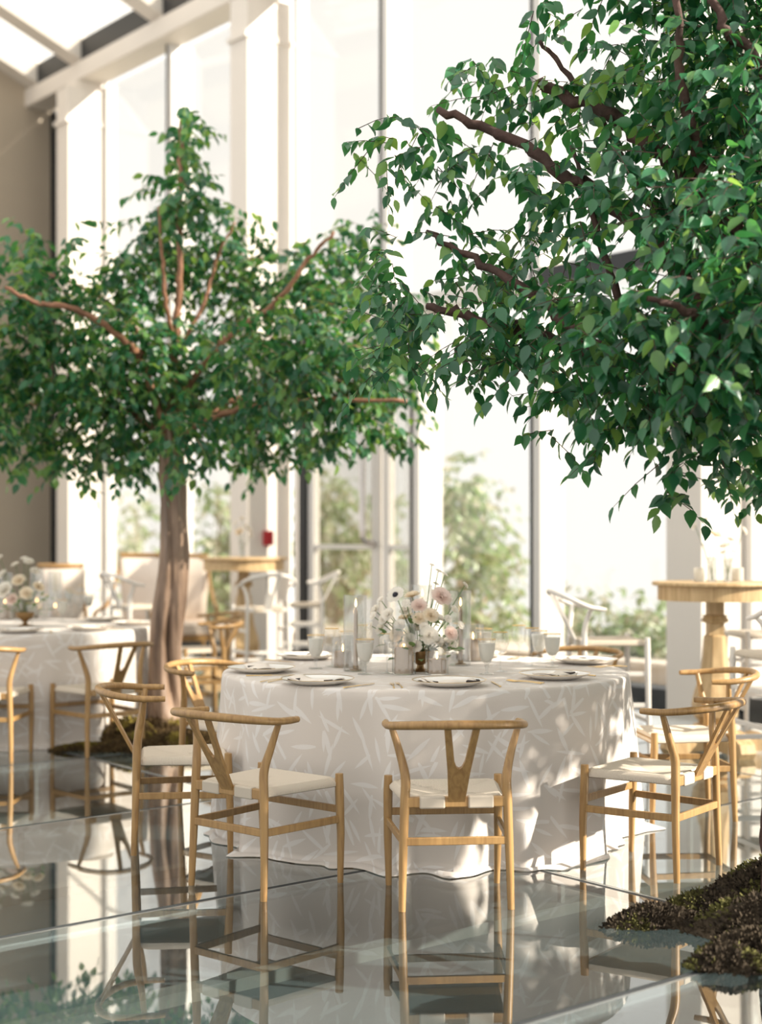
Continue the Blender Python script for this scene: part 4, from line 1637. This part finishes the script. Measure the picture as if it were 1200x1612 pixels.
RT = Vector((2.195, 9.6, 0))
LT = Vector((gx(384, 14.6), 14.6, 0))
bar_table(RT, 1.0, 'tall round wooden pedestal table at the right with bud vases on it')
bar_table(LT, 1.08, 'tall round wooden pedestal table far back, right of the left trunk')


def bud_vase(loc, r, h, flowers, label):
    root = empty('bud_vase', loc)
    tag(root, label, 'vase', 'bud vases on the right bar table')
    mesh_obj('glass_vessel', make_cylinder(r, h), VESSEL, root)
    mesh_obj('water', MB().lathe([(.001, .006), (r - .005, .006), (r - .005, h * .55), (.001, h * .55)], 20), VESSEL, root)
    for kind, x, y, z, s in flowers:
        add_flower(root, kind, Vector((x, y, z)), Vector((x * 3, y * 3 - .05, .15)).normalized(), s, Vector((-x * .12, -y * .1, .012)))
    return root


tz = 1.121
def rtp(px, dy):
    Y = RT.y + dy
    return Vector((gx(px, Y), Y, tz))
bud_vase(rtp(1121, -.12), .03, .16, [('rose', .02, 0, .30, .9), ('bloom', -.10, .02, .36, .7), ('bloom', -.04, 0, .40, .6), ('spray', -.05, .03, .24, .8)], 'clear bud vase with a pale rose and wispy stems on the right bar table')
bud_vase(rtp(1146, -.10), .03, .15, [('bloom', -.02, 0, .23, .8), ('bloom', .02, .02, .27, .7), ('bloom', .10, 0, .33, .8), ('spray', .03, 0, .20, 1.0), ('spray', -.03, 0, .19, 1.0)], 'clear bud vase with small white blooms on the right bar table')
for px, dy, lb in ((1102, .0, 'left of the bud vases'), (1162, .06, 'right of the bud vases')):
    o = MB().lathe([(.001, .01), (.032, .01), (.033, .09), (.037, .09), (.037, .0), (.001, 0)], 24).build('votive_cup', WATER, None, smooth=50, local=True)
    o.location = rtp(px, dy)
    tag(o, 'small frosted white votive cup on the right bar table, ' + lb, 'votive', 'votive cups on the right bar table')
vr = bud_vase(Vector((LT.x - .02, LT.y, 1.12 * 1.08 + .001)), .03, .16, [('garden_rose', .05, 0, .28, 1.0), ('bloom', -.06, 0, .34, .9), ('bloom', .0, .03, .38, .8), ('rose', -.02, -.03, .25, .9), ('bloom', .08, .02, .22, .9)], 'bud vase of pale yellow white flowers on the far bar table')
vr['group'] = 'bud vases on the far bar table'


# ================================================================== BEIGE ARMCHAIRS IN THE FAR CORNER
def armchair(loc, rz, w, top, label, cat='armchair'):
    """high upholstered back with wooden frame, swept arms; local +Y is the front"""
    root = empty('upholstered_armchair', loc, rz)
    tag(root, label, cat, 'beige upholstered armchairs')
    hw = w / 2
    n = 12
    vs, fs = [], []
    for i in range(n + 1):
        a = i / n * 2 - 1
        for z, k in ((.40, .82), (.7, .88), (.95, .97), (top - .03, 1.0)):
            vs.append((a * hw * k, -.30 - .05 * (z - .4) + .10 * a * a, z))
    for i in range(n):
        for j in range(3):
            q = i * 4 + j
            fs.append((q, q + 4, q + 5, q + 1))
    ob = mesh_obj('back_cushion', MB().add(vs, fs), LINEN, root, 180)
    md = ob.modifiers.new('thick', 'SOLIDIFY')
    md.thickness = .09
    md.offset = 0
    MB().tube([(a / 6 * hw * 1.0, -.30 - .05 * (top - .4) + .10 * (a / 6) ** 2, top) for a in range(-6, 7)], .028, 8, flat=.9).build('top_frame', OAK, root, local=True, smooth=60)
    mb = MB().box((0, .02, .40), (w * .84, .60, .14))
    mb.build('seat_cushion', LINEN, root, local=True, bevel=.03)
    MB().box((0, .02, .30), (w * .86, .62, .06)).build('seat_frame', OAK, root, local=True)
    for s in (-1, 1):
        MB().tube(catmull([(s * hw * .99, -.24, top - .05), (s * hw * 1.0, -.18, top - .22), (s * hw * 1.04, -.02, .72), (s * hw * 1.04, .22, .64), (s * hw * 1.0, .28, .56), (s * hw * .86, .27, .34)], 20), .022, 8).build('arm', OAK, root, local=True, smooth=60)
        for y in (-.27, .28):
            MB().tube([(s * hw * .84, y, 0), (s * hw * .82, y, .30)], [.014, .024], 8).build('leg', OAK, root, local=True, smooth=60)
    return root


Yc = 15.2
armchair(Vector((gx(212, Yc), Yc, 0)), PI - .35, .62, 1.22, 'beige upholstered armchair with wooden frame left of the left trunk')
armchair(Vector((gx(292, Yc + 1.1), Yc + 1.1, 0)), PI + .3, .60, 1.20, 'beige upholstered armchair half hidden behind the left trunk')
armchair(Vector((gx(98, 14.6), 14.6, 0)), .15, .42, 1.13, 'square wooden-framed beige armchair behind the far left table')
